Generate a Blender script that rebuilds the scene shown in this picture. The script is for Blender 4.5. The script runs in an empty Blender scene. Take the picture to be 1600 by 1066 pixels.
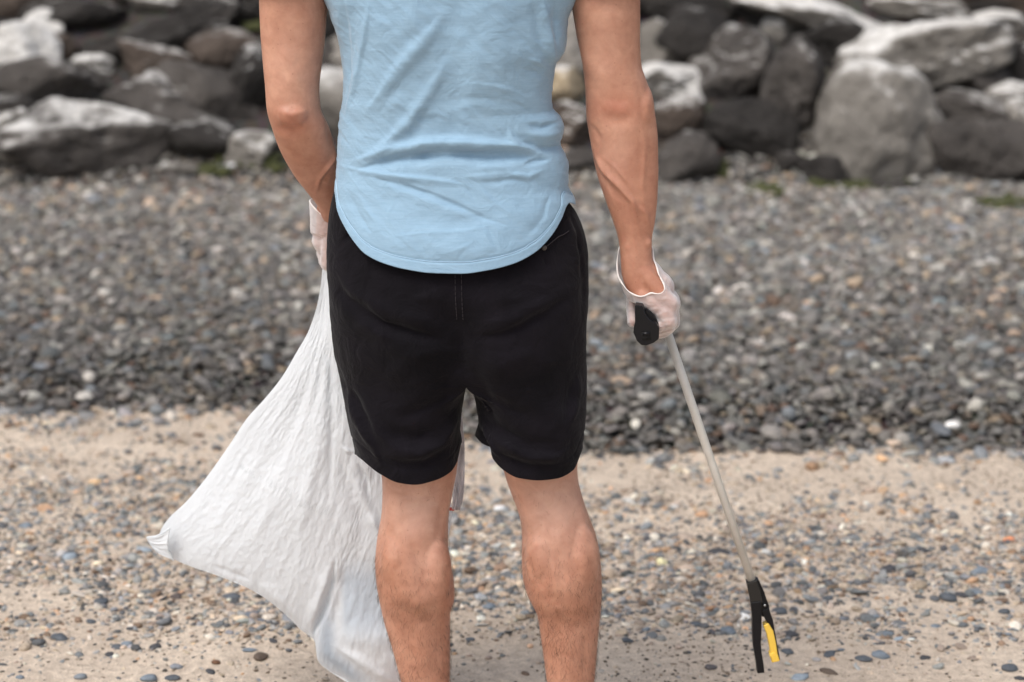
import bpy, bmesh, math, random
import numpy as np
from mathutils import Vector, Matrix
R = math.radians
random.seed(7); rng = np.random.default_rng(7)
S = bpy.context.scene
C = S.collection

# ---------------------------------------------------------------- camera
PITCH = R(13.0); CAMH = 1.5; FPX = 3000.0      # focal length in pixels of the 1600 px wide photograph
cam_d = bpy.data.cameras.new('camera'); cam = bpy.data.objects.new('camera', cam_d); C.objects.link(cam)
cam.location = (0, 0, CAMH); cam.rotation_euler = (R(90) - PITCH, 0, 0)
cam_d.sensor_width = 36; cam_d.lens = FPX / 1600 * 36
cam_d.clip_start = 0.05; cam_d.clip_end = 500
cam_d.dof.use_dof = True; cam_d.dof.focus_distance = 3.24; cam_d.dof.aperture_fstop = 2.8
S.camera = cam

# ---------------------------------------------------------------- sky, sun, exposure
SUN_EL, SUN_ROT = R(57), R(222.9)
w = bpy.data.worlds.new('World'); S.world = w; w.use_nodes = True
nt = w.node_tree; bg = nt.nodes['Background']
sky = nt.nodes.new('ShaderNodeTexSky'); sky.sky_type = 'NISHITA'; sky.sun_disc = False
sky.sun_elevation = SUN_EL; sky.sun_rotation = SUN_ROT; sky.air_density = 1.0; sky.dust_density = 4.0; sky.ozone_density = 1.0
hs = nt.nodes.new('ShaderNodeHueSaturation'); hs.inputs['Saturation'].default_value = 0.5   # cloud cover takes the blue out
nt.links.new(sky.outputs[0], hs.inputs['Color']); nt.links.new(hs.outputs[0], bg.inputs[0])
bg.inputs[1].default_value = 0.15
sl = bpy.data.lights.new('sun', 'SUN'); sl.energy = 1.5; sl.angle = R(28); sl.color = (1.0, 0.965, 0.92)
sun = bpy.data.objects.new('sun', sl); C.objects.link(sun)
# direction to the bright part of the cloud: high, from the left and a little behind the camera
sd = Vector((-0.68 * math.cos(SUN_EL), -0.733 * math.cos(SUN_EL), math.sin(SUN_EL))).normalized()
sun.rotation_euler = sd.to_track_quat('Z', 'Y').to_euler()
S.view_settings.view_transform = 'Standard'; S.view_settings.look = 'None'
S.view_settings.exposure = 0.32; S.view_settings.gamma = 1.0; S.view_settings.use_curve_mapping = False

# ---------------------------------------------------------------- measuring: photograph pixels <-> places
cP, sP = math.cos(PITCH), math.sin(PITCH)
def ray(px, py):
    u = (np.asarray(px, float) - 800) / FPX; v = -(np.asarray(py, float) - 533) / FPX
    return u, cP + v * sP, -sP + v * cP
def W(px, py, Y):
    x, y, z = ray(px, py); t = Y / y
    return np.array([x * t, y * t, CAMH + z * t])
def V(px, py, Y): return Vector(W(px, py, Y).tolist())
def zof(py, Y): return W(800, py, Y)[2]
def project(co):
    x = co[:, 0]; y = co[:, 1]; z = co[:, 2] - CAMH
    f = y * cP - z * sP; up = y * sP + z * cP
    return np.stack([800 + FPX * x / f, 533 - FPX * up / f], 1)

# ---------------------------------------------------------------- numpy noise
_perm = rng.permutation(4096)
_val = rng.random(4096) * 2 - 1
def vnoise(p):
    p = np.asarray(p, float); i = np.floor(p).astype(np.int64); f = p - i; f = f * f * (3 - 2 * f)
    out = 0
    for dx in (0, 1):
        for dy in (0, 1):
            for dz in (0, 1):
                h = _perm[(_perm[(_perm[(i[..., 0] + dx) & 4095] + i[..., 1] + dy) & 4095] + i[..., 2] + dz) & 4095]
                wgt = (f[..., 0] if dx else 1 - f[..., 0]) * (f[..., 1] if dy else 1 - f[..., 1]) * (f[..., 2] if dz else 1 - f[..., 2])
                out = out + wgt * _val[h]
    return out
def fbm(p, octv=4, lac=2.1, gain=0.5):
    a = 1.0; s = 0; t = 0; p = np.asarray(p, float)
    for k in range(octv):
        s = s + a * vnoise(p * lac ** k + 17.3 * k); t += a; a *= gain
    return s / t
def sm(a, b, x): t = np.clip((x - a) / (b - a), 0, 1); return t * t * (3 - 2 * t)
def spl(xs, ys, x):
    """smooth monotone-ish cubic through table points"""
    xs = np.asarray(xs, float); ys = np.asarray(ys, float)
    if xs[0] > xs[-1]: xs = xs[::-1]; ys = ys[::-1]
    h = np.diff(xs); d = np.diff(ys) / h; m = np.empty_like(ys); m[0] = d[0]; m[-1] = d[-1]
    for i in range(1, len(xs) - 1):
        m[i] = 0 if d[i - 1] * d[i] <= 0 else 2 * d[i - 1] * d[i] / (d[i - 1] + d[i])
    x = np.clip(np.asarray(x, float), xs[0], xs[-1]); k = np.clip(np.searchsorted(xs, x) - 1, 0, len(xs) - 2)
    t = (x - xs[k]) / h[k]; t2 = t * t; t3 = t2 * t
    return ys[k] * (2 * t3 - 3 * t2 + 1) + m[k] * h[k] * (t3 - 2 * t2 + t) + ys[k + 1] * (-2 * t3 + 3 * t2) + m[k + 1] * h[k] * (t3 - t2)

# ---------------------------------------------------------------- mesh helpers
def mesh_obj(name, verts, faces, mat=None, parent=None, smooth=True, link=True):
    me = bpy.data.meshes.new(name); me.from_pydata([tuple(v) for v in np.asarray(verts, float).tolist()], [], faces); me.validate(); me.update()
    if smooth: me.polygons.foreach_set('use_smooth', [True] * len(me.polygons))
    if mat: me.materials.append(mat)
    o = bpy.data.objects.new(name, me)
    if link: C.objects.link(o)
    if parent: put(o, parent)
    return o
def put(o, parent):
    o.parent = parent; o.matrix_parent_inverse = parent.matrix_world.inverted() if parent.type == 'EMPTY' and False else Matrix.Translation(-Vector(parent.location))
def tag(o, label=None, cat=None, group=None, kind=None):
    if label: o['label'] = label
    if cat: o['category'] = cat
    if group: o['group'] = group
    if kind: o['kind'] = kind
    return o
def empty(name, loc, label, cat, group=None):
    o = bpy.data.objects.new(name, None); o.empty_display_size = 0.1; o.location = loc; C.objects.link(o)
    return tag(o, label, cat, group)
def coords(o):
    a = np.empty(len(o.data.vertices) * 3); o.data.vertices.foreach_get('co', a); return a.reshape(-1, 3)
def setco(o, co): o.data.vertices.foreach_set('co', co.ravel()); o.data.update()
def normals(o):
    a = np.empty(len(o.data.vertices) * 3, dtype=np.float32); o.data.vertex_normals.foreach_get('vector', a); return a.reshape(-1, 3).astype(float)
def ring_faces(n, rows, closed=True):
    f = []
    for r in range(rows - 1):
        for i in range(n if closed else n - 1):
            j = (i + 1) % n
            f.append((r * n + i, r * n + j, (r + 1) * n + j, (r + 1) * n + i))
    return f
def tube(path, rad, n=10, caps=True):
    path = [Vector(p) for p in path]; m = len(path)
    if not hasattr(rad, '__len__'): rad = [rad] * m
    vs = []; up = None
    for i, p in enumerate(path):
        d = (path[min(i + 1, m - 1)] - path[max(i - 1, 0)]).normalized()
        if up is None: up = Vector((0, 0, 1)) if abs(d.z) < 0.9 else Vector((1, 0, 0))
        a = (up - d * up.dot(d)).normalized(); b = d.cross(a); up = a
        rr = rad[i]; ra, rb = rr if hasattr(rr, '__len__') else (rr, rr)
        for k in range(n):
            t = 2 * math.pi * k / n; vs.append(p + a * math.cos(t) * ra + b * math.sin(t) * rb)
    fs = ring_faces(n, m)
    if caps: fs.append(tuple(range(n - 1, -1, -1))); fs.append(tuple((m - 1) * n + k for k in range(n)))
    return vs, fs
def join_geo(parts):
    vs = []; fs = []
    for v, f in parts:
        o = len(vs); vs += [tuple(x) for x in v]; fs += [tuple(i + o for i in q) for q in f]
    return vs, fs
def capsule(p0, p1, r0, r1, n=16):
    p0 = Vector(p0); p1 = Vector(p1); d = (p1 - p0); L = d.length; d = d / L if L > 1e-9 else Vector((0, 0, 1))
    path = []; rad = []
    for k in range(5): a = math.pi / 2 * k / 5; path.append(p0 - d * r0 * math.cos(a)); rad.append(max(r0 * math.sin(a), r0 * 0.12))
    for t in (0, .33, .66, 1): path.append(p0.lerp(p1, t)); rad.append(r0 + (r1 - r0) * t)
    for k in range(4, -1, -1): a = math.pi / 2 * k / 5; path.append(p1 + d * r1 * math.cos(a)); rad.append(max(r1 * math.sin(a), r1 * 0.12))
    return tube(path, rad, n)
def ellipsoid(c, r, rot=None, n=20, m=12):
    vs = []; M = rot if rot else Matrix.Identity(3)
    for i in range(m + 1):
        a = math.pi * (i + .02) / (m + .04)
        for k in range(n):
            t = 2 * math.pi * k / n
            vs.append(Vector(c) + M @ Vector((r[0] * math.sin(a) * math.cos(t), r[1] * math.sin(a) * math.sin(t), -r[2] * math.cos(a))))
    fs = ring_faces(n, m + 1); fs.append(tuple(range(n - 1, -1, -1))); fs.append(tuple(m * n + k for k in range(n)))
    return vs, fs
def loft(rows, n=40, p=2.0, back=None):
    """rows: (cx, cy, z, rx, ry) or with their own two depth radii (cx, cy, z, rx, ryback, ryfront)"""
    vs = []
    for r in rows:
        cx, cy, z, rx, rb = r[:5]; rf = r[5] if len(r) > 5 else rb
        for k in range(n):
            t = 2 * math.pi * k / n; c, s = math.cos(t), math.sin(t)
            x = rx * math.copysign(abs(c) ** (2 / p), c); y = (rf if s > 0 else rb) * math.copysign(abs(s) ** (2 / p), s)
            vs.append((cx + x, cy + y, z))
    fs = ring_faces(n, len(rows)); fs.append(tuple(range(n - 1, -1, -1))); fs.append(tuple((len(rows) - 1) * n + k for k in range(n)))
    return vs, fs
def remesh(o, voxel, smooth=4):
    m = o.modifiers.new('r', 'REMESH'); m.mode = 'VOXEL'; m.voxel_size = voxel; m.use_smooth_shade = True
    s = o.modifiers.new('s', 'SMOOTH'); s.factor = 0.5; s.iterations = smooth
    dg = bpy.context.evaluated_depsgraph_get(); ev = o.evaluated_get(dg); me = bpy.data.meshes.new_from_object(ev)
    mats = [x for x in o.data.materials]; old = o.data; o.modifiers.clear(); o.data = me; bpy.data.meshes.remove(old)
    if not me.materials:
        for x in mats: me.materials.append(x)
    me.polygons.foreach_set('use_smooth', [True] * len(me.polygons)); me.update()
    return o
SKEW = 0.0
def strokes(co, no, lst, px=None):
    """push the surface in or out along drawn lines (pixel polylines on the side that faces the camera)"""
    if px is None: px = project(co)
    facing = sm(0.0, 0.35, -no[:, 1] + 0.15 * no[:, 2])
    d = np.zeros(len(co))
    for pts, wd, amp in lst:
        pts = np.array(pts, float); n = len(pts); best = np.full(len(co), 1e9); tt = np.zeros(len(co)); L = 0
        seg = np.hypot(*np.diff(pts, axis=0).T); tot = seg.sum(); sgn = np.zeros(len(co))
        lo = pts.min(0) - 4 * wd; hi = pts.max(0) + 4 * wd
        m = np.all((px > lo) & (px < hi), axis=1); q = px[m]
        if not len(q): continue
        b = np.full(len(q), 1e9); t_ = np.zeros(len(q)); s_ = np.zeros(len(q))
        for i in range(n - 1):
            a = pts[i]; e = pts[i + 1] - a; l2 = (e ** 2).sum(); u = np.clip(((q - a) @ e) / l2, 0, 1)
            dd = q - (a + u[:, None] * e); dist = np.hypot(dd[:, 0], dd[:, 1]); k = dist < b
            b[k] = dist[k]; t_[k] = (L + u[k] * seg[i]) / tot; s_[k] = np.sign(e[0] * dd[k, 1] - e[1] * dd[k, 0]); L += seg[i]
        fade = sm(-.04, .38, t_) * sm(1.04, .62, t_)
        wv = 1 + .35 * vnoise(np.c_[q * .035, np.full(len(q), pts[0, 0])])
        # one flank steep, the other running out softly
        wl = wd * (.45 + .65 * fade) * np.where(s_ > 0, 1.0 + SKEW, 1.0 - .35 * SKEW) * wv
        d[m] += amp * np.exp(-(b / wl) ** 2) * fade * (1 + .25 * vnoise(np.c_[q * .05, np.full(len(q), pts[0, 1])]))
    return d * facing

# ---------------------------------------------------------------- materials
def mat(name, base=(.5, .5, .5), rough=.6, **kw):
    m = bpy.data.materials.new(name); m.use_nodes = True; b = m.node_tree.nodes['Principled BSDF']
    b.inputs['Base Color'].default_value = (*base, 1); b.inputs['Roughness'].default_value = rough
    for k, v in kw.items(): b.inputs[k.replace('_', ' ')].default_value = v
    return m
class N:
    """tiny node-graph writer"""
    def __init__(s, m): s.m = m; s.t = m.node_tree; s.b = s.t.nodes.get('Principled BSDF'); s.out = s.t.nodes.get('Material Output')
    def n(s, typ, **kw):
        x = s.t.nodes.new('ShaderNode' + typ)
        for k, v in kw.items():
            if isinstance(k, str) and hasattr(x, k): setattr(x, k, v)
            else: x.inputs[k].default_value = v
        return x
    def l(s, a, b): s.t.links.new(a, b)
    def noise(s, scale, detail=4, vec=None, rough=.55, dist=0):
        x = s.n('TexNoise'); x.inputs['Scale'].default_value = scale; x.inputs['Detail'].default_value = detail; x.inputs['Roughness'].default_value = rough; x.inputs['Distortion'].default_value = dist
        if vec is not None: s.l(vec, x.inputs['Vector'])
        return x.outputs['Fac']
    def pos(s, scale=(1, 1, 1), obj=False):
        if obj: src = s.n('TexCoord').outputs['Object']
        else: src = s.n('NewGeometry').outputs['Position']
        mp = s.n('Mapping'); mp.inputs['Scale'].default_value = scale; s.l(src, mp.inputs['Vector']); return mp.outputs[0]
    def ramp(s, f, stops):
        x = s.n('ValToRGB'); e = x.color_ramp.elements
        while len(e) < len(stops): e.new(.5)
        for k, (p, c) in enumerate(stops): e[k].position = p; e[k].color = (*c, 1) if len(c) == 3 else c
        s.l(f, x.inputs[0]); return x.outputs[0]
    def mix(s, f, a, b, mode='MIX'):
        x = s.n('Mix', data_type='RGBA', blend_type=mode)
        for v, i in ((f, 0), (a, 6), (b, 7)):
            if isinstance(v, (int, float)): x.inputs[i].default_value = v
            elif isinstance(v, tuple): x.inputs[i].default_value = (*v, 1)
            else: s.l(v, x.inputs[i])
        return x.outputs[2]
    def math(s, op, a, b=0.0, c=0.0, clamp=False):
        x = s.n('Math', operation=op, use_clamp=clamp)
        for i, v in enumerate((a, b, c)):
            if isinstance(v, (int, float)): x.inputs[i].default_value = v
            else: s.l(v, x.inputs[i])
        return x.outputs[0]
    def bump(s, h, strength=.3, dist=.002, prev=None):
        x = s.n('Bump'); x.inputs['Strength'].default_value = strength; x.inputs['Distance'].default_value = dist
        s.l(h, x.inputs['Height'])
        if prev is not None: s.l(prev, x.inputs['Normal'])
        return x.outputs[0]
    def base(s, c): s.l(c, s.b.inputs['Base Color'])
    def normal(s, c): s.l(c, s.b.inputs['Normal'])

def m_stone():
    m = mat('boulder_stone', rough=.85); g = N(m); g.b.inputs['Specular IOR Level'].default_value = .2
    oi = g.n('ObjectInfo'); p = g.pos(obj=True); geo = g.n('NewGeometry')
    off = g.n('VectorMath', operation='ADD'); g.l(p, off.inputs[0])
    sc = g.n('VectorMath', operation='SCALE'); g.l(oi.outputs['Location'], sc.inputs[0]); sc.inputs['Scale'].default_value = 3.7; g.l(sc.outputs[0], off.inputs[1]); q = off.outputs[0]
    n1 = g.noise(3.2, 6, q, .6); n2 = g.noise(14, 5, q, .65); n3 = g.noise(60, 3, q)
    cr = g.n('TexVoronoi', feature='DISTANCE_TO_EDGE'); cr.inputs['Scale'].default_value = 2.6; dv = g.n('VectorMath', operation='ADD'); g.l(q, dv.inputs[0]); nn = g.n('TexNoise'); nn.inputs['Scale'].default_value = 3; g.l(q, nn.inputs['Vector']); g.l(nn.outputs['Color'], dv.inputs[1]); g.l(dv.outputs[0], cr.inputs['Vector']); crk = g.ramp(cr.outputs['Distance'], [(0, (0, 0, 0)), (.06, (1, 1, 1))])
    var = g.ramp(n1, [(.3, (.50, .48, .46)), (.7, (1.35, 1.3, 1.24))])
    tint = g.mix(1.0, oi.outputs['Color'], var, 'MULTIPLY')
    # bleached, salt and lichen crusted patches; up-facing bias also paints in top light
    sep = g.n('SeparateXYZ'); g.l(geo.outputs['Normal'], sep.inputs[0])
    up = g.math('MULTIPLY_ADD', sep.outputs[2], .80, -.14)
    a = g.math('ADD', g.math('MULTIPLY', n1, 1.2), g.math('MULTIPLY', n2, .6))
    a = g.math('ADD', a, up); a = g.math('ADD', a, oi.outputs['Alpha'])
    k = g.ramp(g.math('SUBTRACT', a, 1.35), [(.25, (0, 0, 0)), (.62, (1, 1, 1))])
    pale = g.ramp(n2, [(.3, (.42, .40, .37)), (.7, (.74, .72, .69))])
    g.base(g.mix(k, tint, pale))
    b = g.bump(n1, .9, .10); b = g.bump(n2, .9, .035, b); b = g.bump(crk, .35, .02, b); b = g.bump(n3, .5, .006, b); g.normal(b)
    return m
def m_pebble():
    m = mat('pebble_stone', rough=.7); g = N(m); g.b.inputs['Specular IOR Level'].default_value = .35
    at = g.n('Attribute', attribute_type='INSTANCER', attribute_name='col')
    p = g.pos(obj=True); n = g.noise(2.2, 4, p); n2 = g.noise(9, 3, p)
    v = g.ramp(n, [(.3, (.75, .75, .75)), (.7, (1.2, 1.2, 1.2))])
    g.base(g.mix(1.0, at.outputs['Color'], v, 'MULTIPLY')); g.normal(g.bump(n2, .3, .05))
    return m
def m_pebble_single():
    m = mat('loose_pebble_stone', rough=.65); g = N(m)
    oi = g.n('ObjectInfo'); p = g.pos(); n = g.noise(60, 4, p); n2 = g.noise(240, 3, p)
    v = g.ramp(n, [(.3, (.75, .75, .75)), (.7, (1.2, 1.2, 1.2))])
    g.base(g.mix(1.0, oi.outputs['Color'], v, 'MULTIPLY')); g.normal(g.bump(n2, .3, .002))
    return m
def m_sand():
    m = mat('sand', rough=.92); g = N(m); p = g.pos()
    n1 = g.noise(2.2, 5, p); n2 = g.noise(420, 3, p, .7); n3 = g.noise(45, 5, p, .6)
    c = g.ramp(n1, [(.3, (.54, .44, .345)), (.7, (.68, .57, .455))])
    c = g.mix(.85, c, g.ramp(n2, [(.28, (.30, .29, .30)), (.5, (1, 1, 1)), (.75, (1.35, 1.32, 1.28))]), 'MULTIPLY')
    c = g.mix(.7, c, g.ramp(n3, [(.35, (.72, .70, .69)), (.62, (1.12, 1.12, 1.12))]), 'MULTIPLY')
    g.base(c); b = g.bump(n3, .8, .016); g.normal(g.bump(n2, .8, .003, b)); return m
def m_bed():
    m = mat('gravel_bed', rough=.95); g = N(m); p = g.pos()
    v = g.n('TexVoronoi'); v.inputs['Scale'].default_value = 34; g.l(p, v.inputs['Vector'])
    c = g.mix(.5, (.045, .038, .033), v.outputs['Color'], 'MULTIPLY'); g.base(c)
    g.normal(g.bump(v.outputs['Distance'], -1, .02)); return m
def m_moss():
    m = mat('moss', rough=.9); g = N(m); g.base(g.ramp(g.noise(40, 4, g.pos()), [(.3, (.022, .026, .008)), (.7, (.070, .074, .018))])); return m
def m_shirt():
    m = mat('blue_jersey', rough=.88); g = N(m); p = g.pos((1, 1, 1))
    st = g.noise(130, 4, g.pos((.25, .25, 3.0)), .7); n = g.noise(6, 4, p); cr = g.noise(26, 5, p, .6, 1.2)
    c = g.ramp(st, [(.25, (.230, .365, .488)), (.75, (.278, .420, .545))])
    c = g.mix(.6, c, g.ramp(n, [(.3, (.93, .94, .95)), (.7, (1.06, 1.05, 1.04))]), 'MULTIPLY'); g.base(c)
    g.b.inputs['Sheen Weight'].default_value = .25; g.b.inputs['Sheen Roughness'].default_value = .4
    b = g.bump(cr, .45, .006); b = g.bump(st, .35, .0008, b)
    knit = g.noise(900, 2, p); g.normal(g.bump(knit, .4, .0006, b)); return m
def m_shorts():
    m = mat('black_cotton_twill', rough=.85); g = N(m); p = g.pos()
    n = g.noise(7, 5, p, .6, .6); wv = g.n('TexWave'); wv.wave_type = 'BANDS'; wv.bands_direction = 'DIAGONAL'; wv.inputs['Scale'].default_value = 420; wv.inputs['Distortion'].default_value = 1.5; g.l(p, wv.inputs['Vector'])
    g.base(g.ramp(n, [(.3, (.0024, .0020, .0030)), (.75, (.0088, .0070, .0102))]))
    g.b.inputs['Sheen Weight'].default_value = .055; g.b.inputs['Sheen Roughness'].default_value = .5; g.b.inputs['Specular IOR Level'].default_value = .09
    cr = g.noise(22, 5, p, .6, 1.0)
    b = g.bump(cr, .75, .008); g.normal(g.bump(wv.outputs['Fac'], .25, .0004, b)); return m
def m_skin():
    m = mat('skin', rough=.44); g = N(m); p = g.pos()
    n = g.noise(9, 4, p); n2 = g.noise(70, 4, p, .65); n3 = g.noise(420, 3, p)
    at = g.n('Attribute', attribute_name='red')
    c = g.ramp(n, [(.3, (.415, .208, .132)), (.72, (.55, .305, .21))])
    c = g.mix(.75, c, g.ramp(n2, [(.3, (.86, .80, .78)), (.65, (1.06, 1.05, 1.05))]), 'MULTIPLY')
    pa = g.n('Attribute', attribute_name='pale'); c = g.mix(pa.outputs['Fac'], c, (.64, .41, .325))
    c = g.mix(at.outputs['Fac'], c, (.40, .145, .09))
    vo = g.n('TexVoronoi'); vo.inputs['Scale'].default_value = 95; g.l(p, vo.inputs['Vector']); fr = g.ramp(vo.outputs['Distance'], [(.05, (1, 1, 1)), (.16, (0, 0, 0))])
    sel = g.n('SeparateColor'); g.l(vo.outputs['Color'], sel.inputs[0]); k = g.math('MULTIPLY', g.math('GREATER_THAN', sel.outputs[0], .72), fr)
    c = g.mix(g.math('MULTIPLY', k, .45), c, (.25, .10, .055))
    n5 = g.noise(28, 4, p, .6, .8); c = g.mix(.8, c, g.ramp(n5, [(.32, (.88, .80, .78)), (.68, (1.08, 1.08, 1.08))]), 'MULTIPLY'); g.base(c)
    g.b.inputs['Subsurface Weight'].default_value = .22; g.b.inputs['Subsurface Radius'].default_value = (1, .35, .2); g.b.inputs['Subsurface Scale'].default_value = .006
    g.b.inputs['Specular IOR Level'].default_value = .38
    b = g.bump(n2, .22, .002); g.normal(g.bump(n3, .35, .0006, b)); return m
def m_film(name, col, transl, transp, crease=None):
    m = mat(name, col, .40); g = N(m); p = g.pos()
    tl = g.n('BsdfTranslucent'); tl.inputs['Color'].default_value = (*col, 1)
    mx = g.n('MixShader'); mx.inputs[0].default_value = transl; g.l(g.b.outputs[0], mx.inputs[1]); g.l(tl.outputs[0], mx.inputs[2]); last = mx.outputs[0]
    if transp:
        lw = g.n('LayerWeight'); lw.inputs['Blend'].default_value = .35; tf = g.math('MULTIPLY', g.math('SUBTRACT', 1.0, lw.outputs['Facing']), transp)
        tr = g.n('BsdfTransparent'); m2 = g.n('MixShader'); g.l(tf, m2.inputs[0]); g.l(last, m2.inputs[1]); g.l(tr.outputs[0], m2.inputs[2]); last = m2.outputs[0]
    g.l(last, g.out.inputs[0]); return m, g, tl
M = dict(stone=m_stone(), pebble=m_pebble(), single=m_pebble_single(), sand=m_sand(), bed=m_bed(), moss=m_moss(), shirt=m_shirt(), shorts=m_shorts(), skin=m_skin())
# ================================================================ the ground
def edge(X):      # the foot of the gravel bank, as seen in the photograph: nearer on the right
    return 5.57 - 0.47 * sm(-0.75, 0.15, X) + .09 * fbm(np.stack([X * 2.3, X * 0 + 3, X * 0], -1), 4)
def ground(X, Y):
    X = np.asarray(X, float); Y = np.asarray(Y, float); e = edge(X); d = Y - e
    z = 0.016 * fbm(np.stack([X * .9, Y * .9, X * 0], -1), 3) + .013 * fbm(np.stack([X * 4, Y * 4, X * 0 + 5], -1), 3) + .0035 * fbm(np.stack([X * 15, Y * 15, X * 0 + 6], -1), 2)
    z = z * sm(60, 8, np.hypot(X, Y))
    bank = .085 * sm(-.03, .34, d) + .052 * np.clip(d - .15, 0, 3.0)
    bank = bank + .02 * sm(.1, 1, d) * fbm(np.stack([X * 1.3, Y * 1.3, X * 0 + 9], -1), 3)
    z = z + bank
    slope = np.clip(Y - 8.45, 0, 6) * .52 * sm(8.3, 8.9, Y)
    return z + slope - 0 * X
def grid_mesh(name, xs, ys, fz, m):
    X, Y = np.meshgrid(xs, ys); Z = fz(X, Y); n = len(xs)
    o = mesh_obj(name, np.stack([X.ravel(), Y.ravel(), Z.ravel()], 1), ring_faces(n, len(ys), False), m); return o
def spaced(lo, fine0, fine1, hi, step, k=1.35):
    a = list(np.arange(fine0, fine1, step)); s = step
    while a[-1] < hi: s *= k; a.append(min(a[-1] + s, hi))
    s = step
    while a[0] > lo: s *= k; a.insert(0, max(a[0] - s, lo))
    return np.array(a)
o = grid_mesh('sand_beach', spaced(-120, -2.6, 2.6, 120, .03), spaced(-120, 2.0, 6.2, 120, .03), lambda X, Y: ground(X, np.minimum(Y, 60)) * sm(9.2, 8.4, Y) - .12 * sm(.03, .14, Y - edge(X)), M['sand'])
tag(o, kind='structure')
o = grid_mesh('gravel_bank', spaced(-16, -3.6, 3.6, 16, .05), spaced(5.0, 5.01, 9.0, 14.5, .04), lambda X, Y: ground(X, Y) - .014 - .05 * sm(.10, -.02, Y - edge(X)), M['bed'])
tag(o, kind='structure')

# ================================================================ pebbles (nobody could count them: two scattered masses)
def ico(sub, seed, squash=(1, .8, .55), amp=.16):
    bm = bmesh.new(); bmesh.ops.create_icosphere(bm, subdivisions=sub, radius=1)
    co = np.array([v.co[:] for v in bm.verts]); f = [tuple(v.index for v in q.verts) for q in bm.faces]; bm.free()
    r = 1 + amp * fbm(co * 1.1 + seed * 7.7, 3)
    rs = np.random.default_rng(seed); nn = rs.normal(size=(5, 3)); nn /= np.linalg.norm(nn, axis=1)[:, None]
    for k in nn:     # worn flats
        dd = np.clip(co @ k, 0, 1); r = np.minimum(r, np.where(dd > .3, .80 / np.maximum(dd, .3), 9) * .75 + r * .25)
    return co * r[:, None] * np.array(squash), f
protos = bpy.data.collections.new('pebble_shapes')
for k in range(7):
    v, f = ico(2, k + 1, [(1, .8, .45), (1, .7, .4), (1, .9, .6), (1, .75, .30), (1, .62, .38), (1, .85, .5), (1, .8, .26)][k], .42)
    po = mesh_obj('pebble_shape', v, f, M['pebble'], link=False); protos.objects.link(po)
def scatter(name, P, rot, scl, col, label):
    me = bpy.data.meshes.new(name); me.vertices.add(len(P)); me.vertices.foreach_set('co', P.astype(np.float32).ravel())
    for nm, typ, dat, key in (('rot', 'FLOAT_VECTOR', rot, 'vector'), ('scl', 'FLOAT_VECTOR', scl, 'vector'), ('col', 'FLOAT_COLOR', np.c_[col, np.ones(len(P))], 'color')):
        a = me.attributes.new(nm, typ, 'POINT'); a.data.foreach_set(key, dat.astype(np.float32).ravel())
    a = me.attributes.new('pick', 'INT', 'POINT'); a.data.foreach_set('value', rng.integers(0, 7, len(P)).astype(np.int32))
    me.materials.append(M['pebble'])
    o = bpy.data.objects.new(name, me); C.objects.link(o); tag(o, label, name.replace('_', ' '), kind='stuff')
    g = bpy.data.node_groups.new(name, 'GeometryNodeTree'); g.interface.new_socket('Geometry', in_out='INPUT', socket_type='NodeSocketGeometry'); g.interface.new_socket('Geometry', in_out='OUTPUT', socket_type='NodeSocketGeometry')
    gi = g.nodes.new('NodeGroupInput'); go = g.nodes.new('NodeGroupOutput'); ip = g.nodes.new('GeometryNodeInstanceOnPoints'); ci = g.nodes.new('GeometryNodeCollectionInfo')
    ci.inputs['Collection'].default_value = protos; ci.inputs['Separate Children'].default_value = True; ci.inputs['Reset Children'].default_value = True
    def na(nm, typ): x = g.nodes.new('GeometryNodeInputNamedAttribute'); x.data_type = typ; x.inputs['Name'].default_value = nm; return x.outputs['Attribute']
    ip.inputs['Pick Instance'].default_value = True
    L = g.links.new; L(gi.outputs[0], ip.inputs['Points']); L(ci.outputs[0], ip.inputs['Instance']); L(na('pick', 'INT'), ip.inputs['Instance Index']); L(na('rot', 'FLOAT_VECTOR'), ip.inputs['Rotation']); L(na('scl', 'FLOAT_VECTOR'), ip.inputs['Scale']); L(ip.outputs[0], go.inputs[0])
    md = o.modifiers.new('scatter', 'NODES'); md.node_group = g
    return o
def palette(n, kinds):
    w = np.array([k[0] for k in kinds]); w = w / w.sum(); i = rng.choice(len(kinds), n, p=w); c = np.array([k[1] for k in kinds])[i]
    return c * np.array([1.035, 1.0, .955]) * np.exp(rng.normal(0, .22, (n, 1))) * np.exp(rng.normal(0, .016, (n, 3)))
# --- the bank
def jgrid(x0, x1, y0, y1, sp):
    X, Y = np.meshgrid(np.arange(x0, x1, sp), np.arange(y0, y1, sp)); X = X.ravel(); Y = Y.ravel()
    X = X + rng.uniform(-.5, .5, len(X)) * sp * 1.2; Y = Y + rng.uniform(-.5, .5, len(Y)) * sp * 1.2
    k = (np.abs(X) < .42 * Y + .55); return X[k], Y[k]
XA, YA = jgrid(-5, 5, 5.0, 9.2, .0195); d = YA - edge(XA); k = (d > 0.0) & (YA < 8.75 + .25 * fbm(np.stack([XA * 2, YA, XA * 0], -1), 2)); XA, YA, d = XA[k], YA[k], d[k]
n = len(XA); s = np.clip(rng.lognormal(math.log(.0128), .36, n), .007, .036)
s *= 1.12 - .0 * sm(0, 3, d); Z = ground(XA, YA) + s * rng.uniform(-.35, .45, n)
col = palette(n, [(36, (.188, .180, .170)), (22, (.120, .116, .112)), (14, (.265, .262, .25)), (16, (.215, .188, .158)), (4, (.31, .25, .185)), (2.5, (.42, .40, .37)), (4, (.18, .12, .09)), (8, (.16, .172, .182))])
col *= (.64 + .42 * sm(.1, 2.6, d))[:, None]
rot = np.c_[rng.normal(0, .35, n), rng.normal(0, .35, n), rng.uniform(0, 6.28, n)]
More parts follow.
